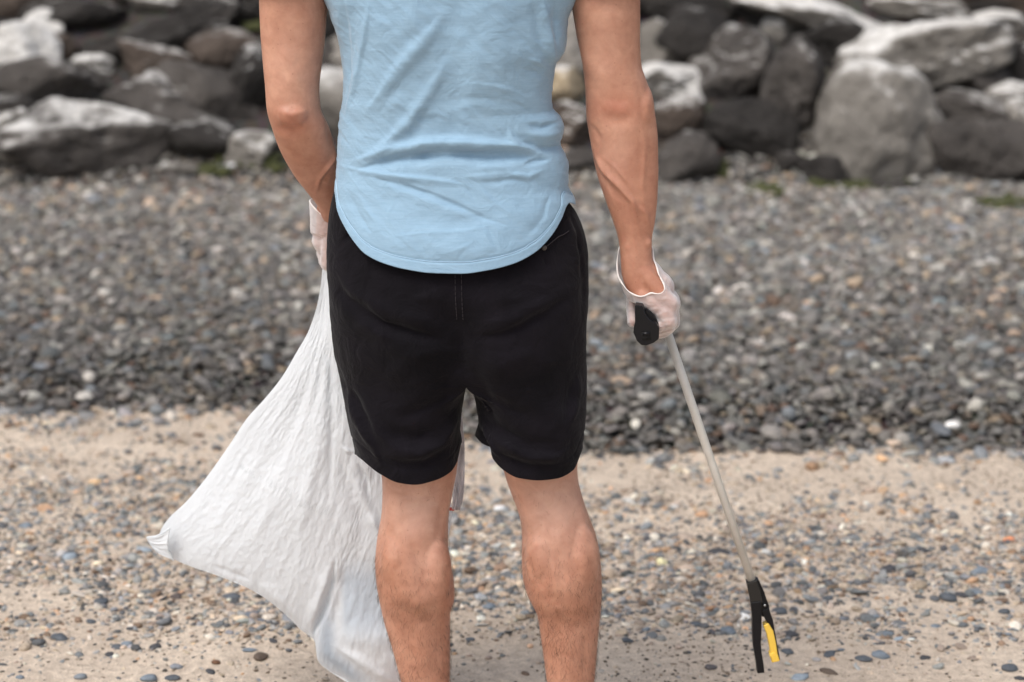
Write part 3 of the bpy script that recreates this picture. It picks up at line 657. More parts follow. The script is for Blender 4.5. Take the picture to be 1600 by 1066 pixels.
# left hand: in front of the hip, fist closed on the neck of the bag
dL, pL = frame((-.10, .18, -1.0), (1, .25, -.1)); rL = Vector((0, 1, 0)); rL = (rL - dL * rL.dot(dL) - pL * rL.dot(pL)).normalized()
OL = V(513, 338, PY_ + .14)
curL = [(62, 98, 60)] * 4
thL = [OL + dL * .015 + rL * .022 + pL * .014, (OL + dL * .05 + rL * .04 + pL * .026, .013, .012), (OL + dL * .085 + rL * .03 + pL * .045, .011, .0105), (OL + dL * .11 + rL * .012 + pL * .05, .010, .008)]
def left_hand(grow): return hand_parts(OL, dL, pL, rL, 1.0, curL, .0205, thL, grow)
geo += left_hand(0)

v, f = join_geo(geo); body = mesh_obj('body', v, f, M['skin']); remesh(body, .0029, 6)
co = coords(body); no = normals(body); px = project(co)
SK = [  # veins, tendons, creases: (pixel polyline, width px, height m)
 ([(918, 205), (932, 245), (948, 272), (970, 295), (988, 315), (994, 345), (1003, 378)], 3.6, .0042), ([(936, 262), (950, 290), (975, 318)], 5, -.0022), ([(984, 310), (1010, 335), (1018, 368)], 3.0, .0030), ([(935, 240), (962, 262), (985, 290), (992, 310)], 2.6, .0016), ([(948, 215), (935, 240), (945, 280), (963, 330)], 3, .0012),
 ([(1000, 180), (1008, 230), (1004, 290), (1009, 350)], 4, .0012), ([(985, 345), (992, 385), (1000, 420)], 3.5, .0018), ([(938, 153), (960, 159), (985, 156)], 8, -.0010), ([(935, 178), (965, 190), (995, 182)], 9, -.0022),
 ([(938, 167), (966, 172), (990, 166)], 9, .0012), ([(916, 190), (930, 205), (940, 225)], 5, -.0018), ([(896, 60), (930, 110), (965, 140)], 16, .0022),
 ([(497, 150), (508, 185), (520, 205)], 4, .0016), ([(524, 215), (522, 248), (500, 278), (492, 308)], 3, .0036), ([(500, 278), (512, 285), (520, 270)], 2.5, .0012), ([(430, 172), (455, 180), (485, 172)], 6, .0024), ([(430, 196), (455, 206), (480, 200)], 7, -.0028),
 ([(505, 170), (512, 200), (516, 235)], 4, -.0016), ([(440, 60), (455, 110), (460, 150)], 18, .0020),
 # back of the knees
 ([(610, 772), (640, 775), (690, 778)], 3, -.0012), ([(625, 785), (655, 787), (700, 782)], 3, -.001), ([(612, 760), (613, 800), (606, 840)], 7, .003), ([(640, 770), (645, 810), (640, 840)], 14, -.004), ([(701, 765), (697, 800), (690, 850)], 6, .0026), ([(697, 770), (690, 810), (680, 850)], 6, -.003),
 ([(815, 770), (850, 765), (895, 772)], 3, -.0012), ([(815, 760), (820, 800), (830, 840)], 9, .003), ([(850, 770), (858, 810), (868, 850)], 16, -.0035), ([(893, 765), (908, 800), (915, 840)], 8, .003),
 # lower rim of the calf muscle, groove between the two bellies
 ([(600, 930), (620, 950), (650, 962), (680, 952), (704, 940)], 8, -.0035), ([(604, 905), (630, 928), (655, 940), (690, 930)], 14, .0035), ([(640, 840), (655, 880), (662, 925)], 8, -.0026), ([(620, 850), (615, 890), (630, 920)], 12, .0022), ([(682, 860), (690, 900), (684, 930)], 12, .0012),
 ([(835, 940), (860, 935), (890, 950), (925, 955)], 10, -.0028), ([(820, 860), (832, 900), (855, 925)], 4, -.0022), ([(868, 850), (878, 890), (880, 930)], 8, -.002), ([(905, 850), (915, 890), (908, 930)], 14, .003),
 ([(655, 975), (660, 1010), (665, 1060)], 12, .003), ([(630, 980), (640, 1020), (645, 1060)], 7, -.002), ([(885, 980), (890, 1020), (893, 1060)], 13, .003), ([(912, 980), (914, 1020), (912, 1060)], 6, -.002)]
co = co + no * (strokes(co, no, SK, px) * (1 + .25 * (co[:, 2] > .7)) + .0009 * fbm(co * 16, 3))[:, None]
setco(body, co)
red = np.zeros(len(co))
for (x, y, rx_, ry_, a) in ((455, 194, 32, 22, .60), (966, 168, 36, 22, .66), (990, 445, 30, 20, .45), (500, 380, 26, 40, .2), (1040, 480, 24, 24, .5), (985, 502, 14, 20, .8), (1036, 520, 16, 16, .5), (655, 940, 60, 30, .12), (885, 945, 60, 34, .12)):
    red = np.maximum(red, a * np.exp(-((px[:, 0] - x) / rx_) ** 2 - ((px[:, 1] - y) / ry_) ** 2))
red = np.maximum(red, .13 * sm(.50, .30, co[:, 2])); red = np.maximum(red, .22 * sm(1.16, 1.05, co[:, 2]) * (co[:, 2] > .7))
pale = np.zeros(len(co))
for (x, y, rx_, ry_, a) in ((655, 790, 48, 60, .75), (862, 790, 50, 70, .75), (455, 90, 40, 90, .25), (950, 60, 40, 80, .2), (660, 870, 30, 40, .3), (870, 850, 40, 50, .35), (965, 250, 30, 50, .25)):
    pale = np.maximum(pale, a * np.exp(-((px[:, 0] - x) / rx_) ** 2 - ((px[:, 1] - y) / ry_) ** 2))
a = body.data.attributes.new('pale', 'FLOAT', 'POINT'); a.data.foreach_set('value', pale.astype(np.float32))
a = body.data.attributes.new('red', 'FLOAT', 'POINT'); a.data.foreach_set('value', red.astype(np.float32))
put(body, person)

# ---- hair
v, f = ellipsoid((HX, HY - .018, 1.712), (.082, .096, .084), None, 40, 30); hair = mesh_obj('hair', v, f, None)
co = coords(hair); no = normals(hair); co = co + no * (.006 * fbm(co * 60, 3))[:, None]
drop = (co[:, 1] > HY + .035) & (co[:, 2] < 1.735); co[drop, 1] = np.minimum(co[drop, 1], HY + .035); setco(hair, co)
hm = mat('dark_hair', (.02, .013, .009), .6); g = N(hm); g.normal(g.bump(g.noise(160, 3, g.pos((1, 1, .2))), .8, .004)); hair.data.materials.append(hm); put(hair, person)
# ---- short dark hairs on the lower legs
co = coords(body); no = normals(body); m = (co[:, 2] < .52) & (co[:, 2] > .09) & (np.abs(co[:, 1] - PY_) < .13)
idx = np.nonzero(m)[0]; q = project(co[idx]); dens = sm(.47, .22, co[idx, 2]) * .9 + .05; dens *= .5 + sm(-.3, .4, fbm(co[idx] * 22, 3))
pick = rng.choice(idx, 6500, p=dens / dens.sum()); hv = []; hf = []
for i in pick:
    p = Vector(co[i] + rng.normal(0, .0012, 3)); nn = Vector(no[i]); t = Vector((rng.normal(0, .55), rng.normal(0, .3), -1.0)); t = (t - nn * t.dot(nn)).normalized()
    L = rng.uniform(.005, .013); b = nn.cross(t) * .00013; c = t.cross(b).normalized() * .00013
    p1 = p + nn * (L * .22) + t * L * .45; p2 = p + nn * (L * .28) + t * L; cv = b.normalized() * L * rng.normal(0, .15); base = len(hv)
    for s_, w_ in ((p - nn * .0006, 1), (p1, .9), (p2 + cv, .35)): hv += [s_ + b * w_, s_ - b * w_ * .5 + c * w_, s_ - b * w_ * .5 - c * w_]
    for r_ in range(2):
        for k in range(3): hf.append((base + r_ * 3 + k, base + r_ * 3 + (k + 1) % 3, base + r_ * 3 + 3 + (k + 1) % 3, base + r_ * 3 + 3 + k))
lh = mesh_obj('leg_hair', hv, hf, mat('leg_hair', (.085, .045, .026), .6)); lh['kind'] = 'stuff'; put(lh, person)

# ================================================================ shirt
OUTL = [(285, 526), (310, 519), (340, 514), (400, 511), (440, 513), (480, 516), (540, 522), (590, 532), (630, 540), (670, 548), (690, 553), (700, 554.5), (730, 556), (770, 556)]
OUTR = [(285, 878), (310, 884), (322, 893), (334, 901), (360, 911), (400, 918), (450, 919), (520, 916.5), (600, 915.5), (650, 914.5), (680, 912), (690, 910), (698, 910.5), (710, 907), (730, 905), (770, 903)]
INL = [(608, 728), (625, 725.5), (650, 720), (662, 719), (674, 718.5), (692, 721.5), (704, 721), (730, 721), (770, 721)]
INR = [(608, 728), (625, 735), (650, 745.5), (663, 748), (672, 745), (681, 742.5), (700, 748), (730, 752), (770, 752)]
MID = [(285, 712), (430, 715), (520, 720), (608, 728), (770, 728)]
def yat(py): return PY_ - .11 * float(sm(680, 608, py)) * (py >= 600)
def xtab(T): return [zof(r[0], yat(r[0])) for r in T], [W(r[1], r[0], yat(r[0]))[0] for r in T]
def xtabO(T): return [zof(r[0], PY_) for r in T], [W(r[1], r[0], PY_)[0] for r in T]
zW, zC = zof(292, PY_), zof(607, PY_ - .11)
def BKs(z): return spl([zof(292, 3.2), zof(380, 3.2), zof(460, 3.2), zof(520, 3.2), zof(580, 3.2), zof(650, 3.2), zof(740, 3.2)], [.098, .118, .140, .140, .126, .115, .108], z)
def FRs(z): return spl([zof(292, 3.2), zof(460, 3.2), zof(600, 3.2), zof(740, 3.2)], [.108, .112, .11, .105], z)
def shorts_back(X, z):
    """depth of the seat of the shorts at X, z (used to lay the shirt tail over it)"""
    zo1, xo1 = xtabO(OUTL); zo2, xo2 = xtabO(OUTR); zm, xm = xtabO(MID); I = spl(zm, xm, z); O = np.where(X < I, spl(zo1, xo1, z), spl(zo2, xo2, z))
    s_ = np.clip(np.abs(X - I) / np.abs(O - I), 0, 1) ** (1 / .86); c_ = np.sqrt(1 - s_ ** 2); return BKs(z) * c_ ** .86
SH = [(-125, 585, 820), (-105, 530, 880), (-85, 500, 912), (-60, 497, 918), (-30, 500, 912), (0, 508, 900), (15, 515, 893), (30, 520, 887), (60, 529, 885), (80, 533, 881), (100, 535.5, 868), (118, 537, 864), (140, 537.5, 862), (169, 534, 863), (184, 532, 875), (200, 530.5, 880), (212, 529.5, 877), (223, 528, 874), (243, 527.5, 884), (262, 527, 888), (287, 524.5, 887), (300, 523.5, 892), (314, 523, 898), (330, 524, 899), (430, 524, 896)]
t = np.array(SH, float); zz = np.array([W(r[1], r[0], PY_)[2] for r in SH]); xl = np.array([W(r[1], r[0], PY_)[0] for r in SH]); xr = np.array([W(r[2], r[0], PY_)[0] for r in SH])
NT, NV = 420, 330
th = np.linspace(0, 2 * np.pi, NT, endpoint=False); ztop = zof(-118, PY_)
def hem_py(px_): return spl([522, 524, 527, 538, 553, 571, 598, 634, 676, 720, 760, 800, 835, 860, 877, 885, 890, 900], [292, 304, 327, 353, 377, 397, 411, 421, 427, 428, 423, 413, 395, 370, 342, 322, 317, 320], px_)
BK = [(1.50, .07), (1.44, .105), (1.34, .118), (1.22, .112), (1.12, .100), (1.04, .112), (.96, .132), (.90, .146), (.85, .156)]
def shirt_pt(c, s, z):
    l = spl(zz, xl, z); r = spl(zz, xr, z); b = spl([k[0] for k in BK], [k[1] for k in BK], z)
    e = 2 / 2.35; cc = np.sign(c) * np.abs(c) ** e; ss = np.sign(s) * np.abs(s) ** e
    x = (l + r) / 2 + (r - l) / 2 * cc; y = b * ss * np.where(s < 0, 1.0, .98)
    need = shorts_back(x, z) + .008; need = need * sm(1.04, 1.0, z); k_ = .006
    y = np.where(s < 0, -(np.maximum(-y, need) + k_ * np.exp(-np.abs(-y - need) / k_) * .5), y)
    return x, PY_ + y
c, s = np.cos(th), np.sin(th)
zh = np.full(NT, 1.0)
for _ in range(12):                         # the hem follows the curve seen in the photograph on the back and mirrors it on the front
    X, Y = shirt_pt(c, -np.abs(s), zh); q = project(np.stack([X, Y, zh], 1)); target = hem_py(q[:, 0]); x_, y_, z_ = ray(q[:, 0], target); zh = .5 * zh + .5 * (CAMH + z_ * Y / y_)
vv = np.linspace(0, 1, NV); Z = ztop + vv[:, None] * (zh[None, :] - ztop)
X, Y = shirt_pt(np.broadcast_to(c, Z.shape), np.broadcast_to(s, Z.shape), Z)
verts = np.stack([X.ravel(), Y.ravel(), Z.ravel()], 1)
shirt = mesh_obj('shirt', verts, ring_faces(NT, NV), M['shirt'])
co = coords(shirt); no = normals(shirt)
if no[np.argmin(co[:, 1]), 1] > 0: shirt.data.flip_normals(); no = -no
px = project(co)
FO = [
 ([(548, 268), (600, 252), (640, 243), (690, 238), (750, 239), (800, 241), (862, 246)], 6.5, -.0125), ([(545, 254), (610, 234), (660, 224), (720, 222), (790, 226), (862, 236)], 9, .0105), ([(600, 268), (660, 262), (720, 262), (790, 262), (840, 256)], 11, .0035),
 ([(528, 258), (570, 268), (625, 276), (690, 283), (740, 292)], 4, .0045), ([(575, 275), (635, 291), (676, 305), (716, 322), (760, 342), (795, 352)], 3.6, -.0042), ([(590, 287), (640, 304), (690, 322), (740, 346)], 7, .0022),
 ([(548, 256), (582, 240), (616, 214), (640, 188), (660, 158), (686, 116), (706, 76)], 9, .0055), ([(572, 262), (610, 236), (645, 205), (672, 165), (700, 120)], 9, -.0030),
 ([(568, 182), (598, 140), (637, 88), (670, 55), (705, 5)], 8, .0050), ([(585, 190), (620, 135), (655, 95), (690, 50)], 8, -.0026),
 ([(538, -10), (541, 60), (545, 120), (541, 170)], 5, -.0055), ([(580, -10), (568, 70), (553, 140), (538, 190)], 4, .0045), ([(556, -10), (552, 60), (549, 110)], 6, -.0028),
 ([(846, -10), (856, 40), (863, 85), (868, 105)], 5, .0050), ([(868, -5), (866, 40), (870, 80)], 6, -.0035), ([(830, -10), (840, 40), (850, 90)], 7, -.0022),
 ([(796, 198), (799, 215), (812, 228), (838, 236)], 4.5, .0050), ([(812, 222), (835, 226), (862, 238)], 4, -.0030), ([(822, 194), (845, 199), (872, 190)], 5, -.0058), ([(820, 206), (850, 212), (878, 206)], 6, .0052), ([(838, 228), (856, 232), (876, 226)], 5, -.0035),
 ([(815, 260), (835, 251), (862, 249)], 3.4, -.0050), ([(792, 262), (800, 272), (825, 276), (850, 266)], 5, .0036), ([(740, 285), (770, 284), (800, 280), (835, 285)], 4, -.0024), ([(720, 276), (765, 276), (800, 270)], 5, .0024),
 ([(700, 270), (735, 300), (752, 328)], 3, -.0018), ([(745, 290), (775, 320), (800, 335)], 3.4, .0018), ([(700, 140), (740, 130), (790, 138), (840, 160)], 5, .0014), ([(690, 160), (740, 152), (800, 160), (850, 182)], 5, -.0014),
 ([(820, 90), (842, 96), (862, 112)], 3, .0020), ([(810, 105), (838, 112), (858, 128)], 3.5, -.0018), ([(835, 65), (850, 85), (860, 105)], 3, -.0016), ([(640, 180), (680, 176), (720, 190)], 3, .0012), ([(600, 372), (660, 364), (720, 362), (780, 350)], 2.6, .0014),
 ([(690, 400), (730, 384), (745, 372)], 3, .0012), ([(760, 350), (772, 380), (786, 396)], 3, -.0013), ([(545, 300), (560, 335), (585, 370)], 5, -.0018), ([(560, 300), (580, 340), (610, 380)], 7, .0018), ([(860, 300), (848, 340), (820, 375)], 5, -.0018), ([(700, 445), (704, 380), (700, 330)], 16, .0012), ([(715, -60), (712, 60), (708, 160), (705, 235)], 26, -.006), ([(640, -40), (650, 60), (640, 140)], 34, .005), ([(780, -40), (775, 60), (790, 150)], 34, .005), ([(560, 350), (640, 375), (740, 380), (830, 350)], 22, .003), ([(620, 330), (700, 350), (800, 330)], 12, -.002)]
SKEW = .5; d = strokes(co, no, FO, px); SKEW = 0.0
wr = .0016 * fbm(co * np.array([14, 14, 30]) + 3, 4) + .0022 * (1 - np.abs(fbm(co * np.array([9, 9, 20]) + 11, 3)) * 2) * .5
a_ = co @ np.array([[.7], [0], [.7]]); wr += .0009 * (1 - 3 * np.abs(fbm(np.c_[a_[:, 0] * 55, (co[:, 0] - co[:, 2]) * 9, co[:, 1] * 5], 3))).clip(-.5, 1)
# hem band: stitched line 18 px above the edge makes a slight gutter
vi = np.repeat(vv, NT); hl = np.tile((ztop - zh), NV); fromhem = (1 - vi) * hl
hemn = -.0011 * np.exp(-((fromhem - .0185) / .0022) ** 2) + .0009 * sm(.0175, .0145, fromhem)
pk = .0002 * np.sin(np.tile(th, NV) * 260 + 4 * fbm(co * 30, 2)) * sm(.03, .017, fromhem)
co = co + no * (d * sm(.008, .035, fromhem) + wr * sm(.0, .04, fromhem) + hemn + pk)[:, None]
setco(shirt, co)
so = shirt.modifiers.new('thickness', 'SOLIDIFY'); so.thickness = .0014; so.offset = -1
put(shirt, person)
# short sleeves and collar, just above the frame
def sub(name, geo_, m, parent): v, f = join_geo(geo_); o = mesh_obj(name, v, f, m); o.parent = parent; o.matrix_parent_inverse = Matrix.Identity(4); return o
for T, sx in (([(-150, 500, 560), (-135, 440, 560), (-110, 408, 550), (-80, 398, 535), (-45, 396, 522), (-14, 396, 520)], -1), ([(-150, 850, 915), (-135, 850, 960), (-110, 860, 1000), (-80, 875, 1010), (-45, 885, 1012), (-14, 886, 1012)], 1)):
    rw = edges_to_rows(T, PY_, [(-150, .03, .03), (-135, .06, .06), (-80, .07, .07), (-14, .066, .07)], 30); v, f = loft(rw, 40, 2.1); f = f[:-1]
    o = mesh_obj('sleeve', v, f, M['shirt']); so = o.modifiers.new('t', 'SOLIDIFY'); so.thickness = .0014; so.offset = -1; o.parent = shirt
yk = loft([(BODYX, PY_, zof(-70, PY_), .21, .100), (BODYX, PY_, 1.44, .222, .112), (BODYX, PY_, 1.462, .215, .108), (BODYX, PY_, 1.482, .185, .098), (BODYX, PY_, 1.500, .125, .086), (BODYX, PY_, 1.512, .085, .076), (BODYX, PY_, 1.518, .074, .072)], 64); o = mesh_obj('neckline', yk[0], [q for q in yk[1] if len(q) == 4], M['shirt']); o.parent = shirt
# stitched hem seam
i0 = [k for k in range(NT)]
seam = []
for k in range(NT):
    zz_ = fromhem.reshape(NV, NT)[:, k]; r_ = int(np.argmin(np.abs(zz_ - .0185))); seam.append(Vector(co[r_ * NT + k]) + Vector(no[r_ * NT + k]) * .0009)
seam.append(seam[0]); v, f = tube(seam, .00055, 5, False); o = mesh_obj('hem_stitching', v, f, mat('pale_thread', (.42, .60, .74), .8)); o.parent = shirt

# ================================================================ shorts
def leg_grid(T_out, T_in, sgn, hemtab):
    n = 200; nh = 110; N2 = 2 * nh           # 0..nh outer half (back to front), nh..2nh inner half
    t = np.arange(N2) / nh * np.pi
    nU, nD = 130, 80
    ct, st = np.cos(t), np.sin(t); out = t <= np.pi + 1e-9; out[nh] = True
    zo, xo = xtabO(T_out); zi, xi = xtab(T_in); zm, xm = xtabO(MID)
    def pt(z, k, c_, s_, outer):
        O = spl(zo, xo, z); I = np.where(z > zC, spl(zm, xm, z), spl(zi, xi, z)); hw = np.abs(O - I)
        B = np.where(c_ > 0, BKs(z), FRs(z))
        # D shape (shared body tube) and E shape (round leg)
        ws = np.abs(s_) ** .86; xD = np.where(outer, I + sgn * hw * ws, I); yD = -B * np.sign(c_) * np.abs(c_) ** .86
        cheek = 1 - (.16 * sm(zof(400, 3.2), zof(520, 3.2), z) + .10 * sm(zof(560, 3.2), zof(600, 3.2), z)) * np.exp(-(np.abs(xD - I) / .045) ** 2) * (c_ > 0)
        yD = yD * cheek
        E = 2 / 2.3; ce = np.sign(c_) * np.abs(c_) ** E; se = np.abs(s_) ** E
        xE = (O + I) / 2 + sgn * np.where(outer, 1, -1) * hw / 2 * se; yE = -B * .93 * ce
        return xD * (1 - k) + xE * k, PY_ + yD * (1 - k) + yE * k
    rowsU = []; 
    for z in np.linspace(zW, zC, nU): x, y = pt(np.full(N2, z), 0, ct, st, out); rowsU.append(np.stack([x, y, np.full(N2, z)], 1))
    zb = np.full(N2, zof(720, PY_))
    for _ in range(14):
        x, y = pt(zb, 1, ct, -0 + st, out); y_b = np.where(ct > -.05, y, 2 * PY_ - y); q = project(np.stack([x, y_b, zb], 1)); tg = spl([h[0] for h in hemtab], [h[1] for h in hemtab], q[:, 0]); a_, b_, c_ = ray(q[:, 0], tg); zb = .5 * zb + .5 * (CAMH + c_ * y_b / b_)
    rowsD = []
    for j in range(1, nD + 1):
        u = j / nD; z = zC + (zb - zC) * u; k = sm(0, .42, np.full(N2, u)); x, y = pt(z, k, ct, st, out); rowsD.append(np.stack([x, y, z], 1))
    G = np.array(rowsU + rowsD); idx = lambda r, i: r * N2 + (i % N2)
    f = []
    for r in range(nU - 1):
        for i in range(nh): f.append((idx(r, i), idx(r, i + 1), idx(r + 1, i + 1), idx(r + 1, i)))
    for r in range(nU - 1, nU + nD - 1):
        for i in range(N2): f.append((idx(r, i), idx(r, i + 1), idx(r + 1, i + 1), idx(r + 1, i)))
    if sgn < 0: f = [q[::-1] for q in f]
    return G.reshape(-1, 3), f
hemL = [(552, 707), (556, 711), (575, 727), (594, 741), (624, 755), (648, 757.5), (678, 751), (700, 740), (714, 722), (721, 692)]
hemR = [(742.5, 681.5), (752, 692), (765, 702), (770, 717), (789, 737), (810, 747.5), (840, 751), (870, 747.5), (895, 734), (905, 712), (911, 698)]
a1, f1 = leg_grid(OUTL, INL, -1, hemL); a2, f2 = leg_grid(OUTR, INR, 1, hemR)
shorts = mesh_obj('shorts', np.r_[a1, a2], f1 + [tuple(i + len(a1) for i in q) for q in f2], M['shorts'])
bm = bmesh.new(); bm.from_mesh(shorts.data); bmesh.ops.delete(bm, geom=[v_ for v_ in bm.verts if not v_.link_faces], context='VERTS'); bmesh.ops.remove_doubles(bm, verts=bm.verts, dist=.0005); bmesh.ops.recalc_face_normals(bm, faces=bm.faces); bm.to_mesh(shorts.data); bm.free()
co = coords(shorts); no = normals(shorts)
if no[np.argmin(co[:, 1]), 1] > 0: shorts.data.flip_normals(); no = -no
px = project(co)
SF = [
 ([(520, 430), (545, 468), (598, 506), (650, 521), (705, 534)], 8, -.006), ([(515, 450), (548, 488), (600, 524), (655, 540), (705, 550)], 13, .004), ([(540, 450), (590, 480), (660, 500), (705, 515)], 12, .004),
 ([(735, 530), (790, 520), (850, 490), (905, 455)], 9, -.0045), ([(740, 510), (800, 498), (860, 465)], 14, .0035),
 ([(534, 599), (548, 635), (566, 668), (585, 700), (600, 735)], 5, .0050), ([(545, 600), (562, 640), (585, 680)], 6, -.0042), ([(524, 560), (538, 610), (550, 660)], 5, -.0030),
 ([(580, 655), (598, 682), (624, 702), (655, 706), (690, 690), (712, 655)], 9, .0055), ([(600, 655), (625, 680), (655, 686), (690, 665)], 12, -.0045), ([(600, 712), (630, 725), (665, 722), (700, 700)], 9, -.0035),
 ([(736, 625), (752, 660), (782, 690), (832, 715), (872, 712), (902, 690)], 8, .0055), ([(745, 620), (775, 668), (825, 695), (880, 690)], 10, -.0045), ([(775, 705), (820, 728), (875, 726)], 8, -.0035), ([(750, 665), (760, 690), (772, 712)], 4, -.0045), ([(757, 662), (770, 690), (785, 722)], 3.5, .0035),
 ([(905, 580), (900, 620), (890, 670)], 5, .0035), ([(895, 590), (890, 630), (882, 665)], 6, -.003), ([(717, 640), (705, 665), (690, 690)], 6, .003),
 ([(717, 428), (717, 460), (719, 500)], 2.2, -.0026), ([(718, 500), (722, 550), (728, 605)], 5, -.006), ([(712, 428), (712, 500)], 2.5, .0012), ([(723, 428), (724, 500)], 2.5, .0012),
 ([(580, 402), (581, 416), (583, 430)], 2, -.0018), ([(845, 388), (868, 372), (888, 360)], 1.8, .0014), ([(852, 400), (854, 420)], 2, -.0022), ([(886, 320), (905, 370), (913, 440), (910, 520)], 3, -.0026), ([(880, 325), (898, 370), (905, 440)], 4, .0016),
 ([(540, 365), (552, 372)], 4, -.003), ([(640, 470), (700, 455)], 10, .002), ([(760, 440), (800, 470), (820, 520)], 14, .0026), ([(600, 600), (640, 560), (700, 545)], 16, .0025), ([(740, 560), (780, 570), (850, 550)], 16, .003), ([(720, 540), (700, 600), (690, 640)], 9, -.0028), ([(735, 560), (760, 620), (790, 660)], 9, -.003)]
zhem_d = np.zeros(len(co))
SKEW = .4; d = strokes(co, no, SF, px) * 1.7; SKEW = 0.0
wr = .0022 * fbm(co * 9, 4) + .0010 * (1 - 2.5 * np.abs(fbm(co * np.array([12, 12, 26]) + 5, 3))).clip(-.4, 1)
# hem fold
hy = np.where(px[:, 0] < 730, spl([h[0] for h in hemL], [h[1] for h in hemL], px[:, 0]), spl([h[0] for h in hemR], [h[1] for h in hemR], px[:, 0]))
hemline = -.0010 * np.exp(-(((hy - px[:, 1]) - 23) / 2.2) ** 2) * (no[:, 1] < 0)
co = co + no * (d + wr * sm(zC + .3, zC + .2, co[:, 2]) + hemline)[:, None]
co[:, 1] = np.where((co[:, 2] > zof(420, 3.2)) & (co[:, 1] < PY_), np.maximum(co[:, 1], PY_ - .151), co[:, 1])
setco(shorts, co)
so = shorts.modifiers.new('thickness', 'SOLIDIFY'); so.thickness = .0022; so.offset = -1
put(shorts, person)
def surf(o_co, px_all, x, y, lift=.001):
    m_ = np.hypot(px_all[:, 0] - x, px_all[:, 1] - y) + 400 * (o_co[:, 1] - PY_ > -.02); i = int(np.argmin(m_)); return Vector(o_co[i]) + Vector((0, -lift, 0))
px = project(co)
# seam stitches, pocket welt and its button
dk = mat('dark_thread', (.035, .028, .033), .7); st = []
for xo in (711.5, 722.5):
    for y in np.arange(430, 500, 3.4):
        a = surf(co, px, xo, y, .0012); st.append(capsule(a + Vector((0, 0, .0011)), a - Vector((0, 0, .0011)), .00045, .00045, 6))
v, f = join_geo(st); o = mesh_obj('seam_stitching', v, f, dk); o.parent = shorts
pts = [surf(co, px, 846 + 42 * u, 389 - 28 * u, .0012) for u in np.linspace(0, 1, 12)]; v, f = tube(pts, .0007, 6); o = mesh_obj('pocket_welt', v, f, dk); o.parent = shorts
a = surf(co, px, 849, 388, .002); v, f = tube([a + Vector((0, .002, 0)), a, a - Vector((0, .0012, 0))], [.0042, .0045, .003], 16); o = mesh_obj('button', v, f, mat('button', (.06, .05, .045), .35)); o.parent = shorts

# ================================================================ gloves
def glove_mat():
    m, g, tl = m_film('thin_white_glove', (.92, .90, .90), .2, .62); p = g.pos(); n = g.noise(60, 4, p, .6, 1.2); n2 = g.noise(300, 2, p)
    g.b.inputs['Roughness'].default_value = .42; g.normal(g.bump(n2, .4, .001, g.bump(n, 1.0, .006))); return m
GS = [([(1024, 496), (1038, 488), (1053, 490)], 2.2, .002), ([(1028, 503), (1042, 497), (1055, 497)], 2.4, -.0014), ([(1030, 520), (1042, 516), (1052, 510)], 2.2, -.0014), ([(1046, 440), (1056, 460), (1056, 485)], 3, .0016), ([(1020, 472), (1040, 466), (1052, 470)], 2.2, .0014), ([(985, 470), (1005, 480), (1028, 500)], 2.5, .0016), ([(1012, 480), (1030, 478), (1045, 480)], 3, -.0012)]
GM = glove_mat(); RIM = mat('glove_rim', (.74, .70, .67), .5)
def glove(fn, extra, plane_p, plane_n, seed):
    v, f = join_geo(fn(.0022) + extra); o = mesh_obj('glove', v, f, GM); remesh(o, .0026, 5)
    co = coords(o); no = normals(o); co = co + no * (strokes(co, no, GS) + .0013 * fbm(co * 45 + seed, 3) + .0010 * (1 - 3 * np.abs(fbm(co * 26 + seed, 2))).clip(-.3, 1))[:, None]; setco(o, co)
    bm = bmesh.new(); bm.from_mesh(o.data); bmesh.ops.bisect_plane(bm, geom=bm.verts[:] + bm.edges[:] + bm.faces[:], plane_co=plane_p, plane_no=plane_n, clear_outer=True)
    be = [e for e in bm.edges if e.is_boundary]; adj = {}
    for e in be:
        for a, b in ((e.verts[0], e.verts[1]), (e.verts[1], e.verts[0])): adj.setdefault(a, []).append(b)
    loops = []; seen = set()
    for s0 in adj:
        if s0 in seen: continue
        lp = [s0]; seen.add(s0); cur_ = s0
        while True:
            nx = [q for q in adj[cur_] if q not in seen]
            if not nx: break
            cur_ = nx[0]; seen.add(cur_); lp.append(cur_)
        loops.append([q.co.copy() for q in lp])
    bm.to_mesh(o.data); bm.free(); o.data.polygons.foreach_set('use_smooth', [True] * len(o.data.polygons)); put(o, person)
    lp = max(loops, key=len); k = max(1, len(lp) // 60); lp = lp[::k]; m_ = len(lp); sm_ = [(lp[i - 1] + lp[i] * 2 + lp[(i + 1) % m_]) / 4 for i in range(m_)]; sm_.append(sm_[0]); sm_.append(sm_[1])
    v, f = tube(sm_, [.0013 + .0006 * math.sin(i * .7) * math.sin(i * .23) for i in range(len(sm_))], 8, False); r_ = mesh_obj('rolled_cuff', v, f, RIM); r_.parent = o; return o
cuff = [loft([(V(992, y, PY_).x + dx_, PY_, zof(y, PY_), rx_, .034) for y, dx_, rx_ in ((385, .000, .031), (410, .000, .031), (430, .004, .033), (455, .014, .034), (470, .02, .030))], 32)]
a_ = V(966, 424, PY_); b_ = V(1003, 468, PY_ - .036); nrm = (b_ - a_).cross(V(1030, 397, PY_) - a_); nrm = -nrm if nrm.z < 0 else nrm
gR = glove(right_hand, cuff, a_, nrm.normalized(), 3)
cuffL = [loft([(OL.x, OL.y, OL.z + dz, .032, .030) for dz in (-.03, -.01, .01, .03)], 32)]
gL = glove(left_hand, cuffL, OL + Vector((0, 0, .008)), Vector((.55, -.2, .8)).normalized(), 9)
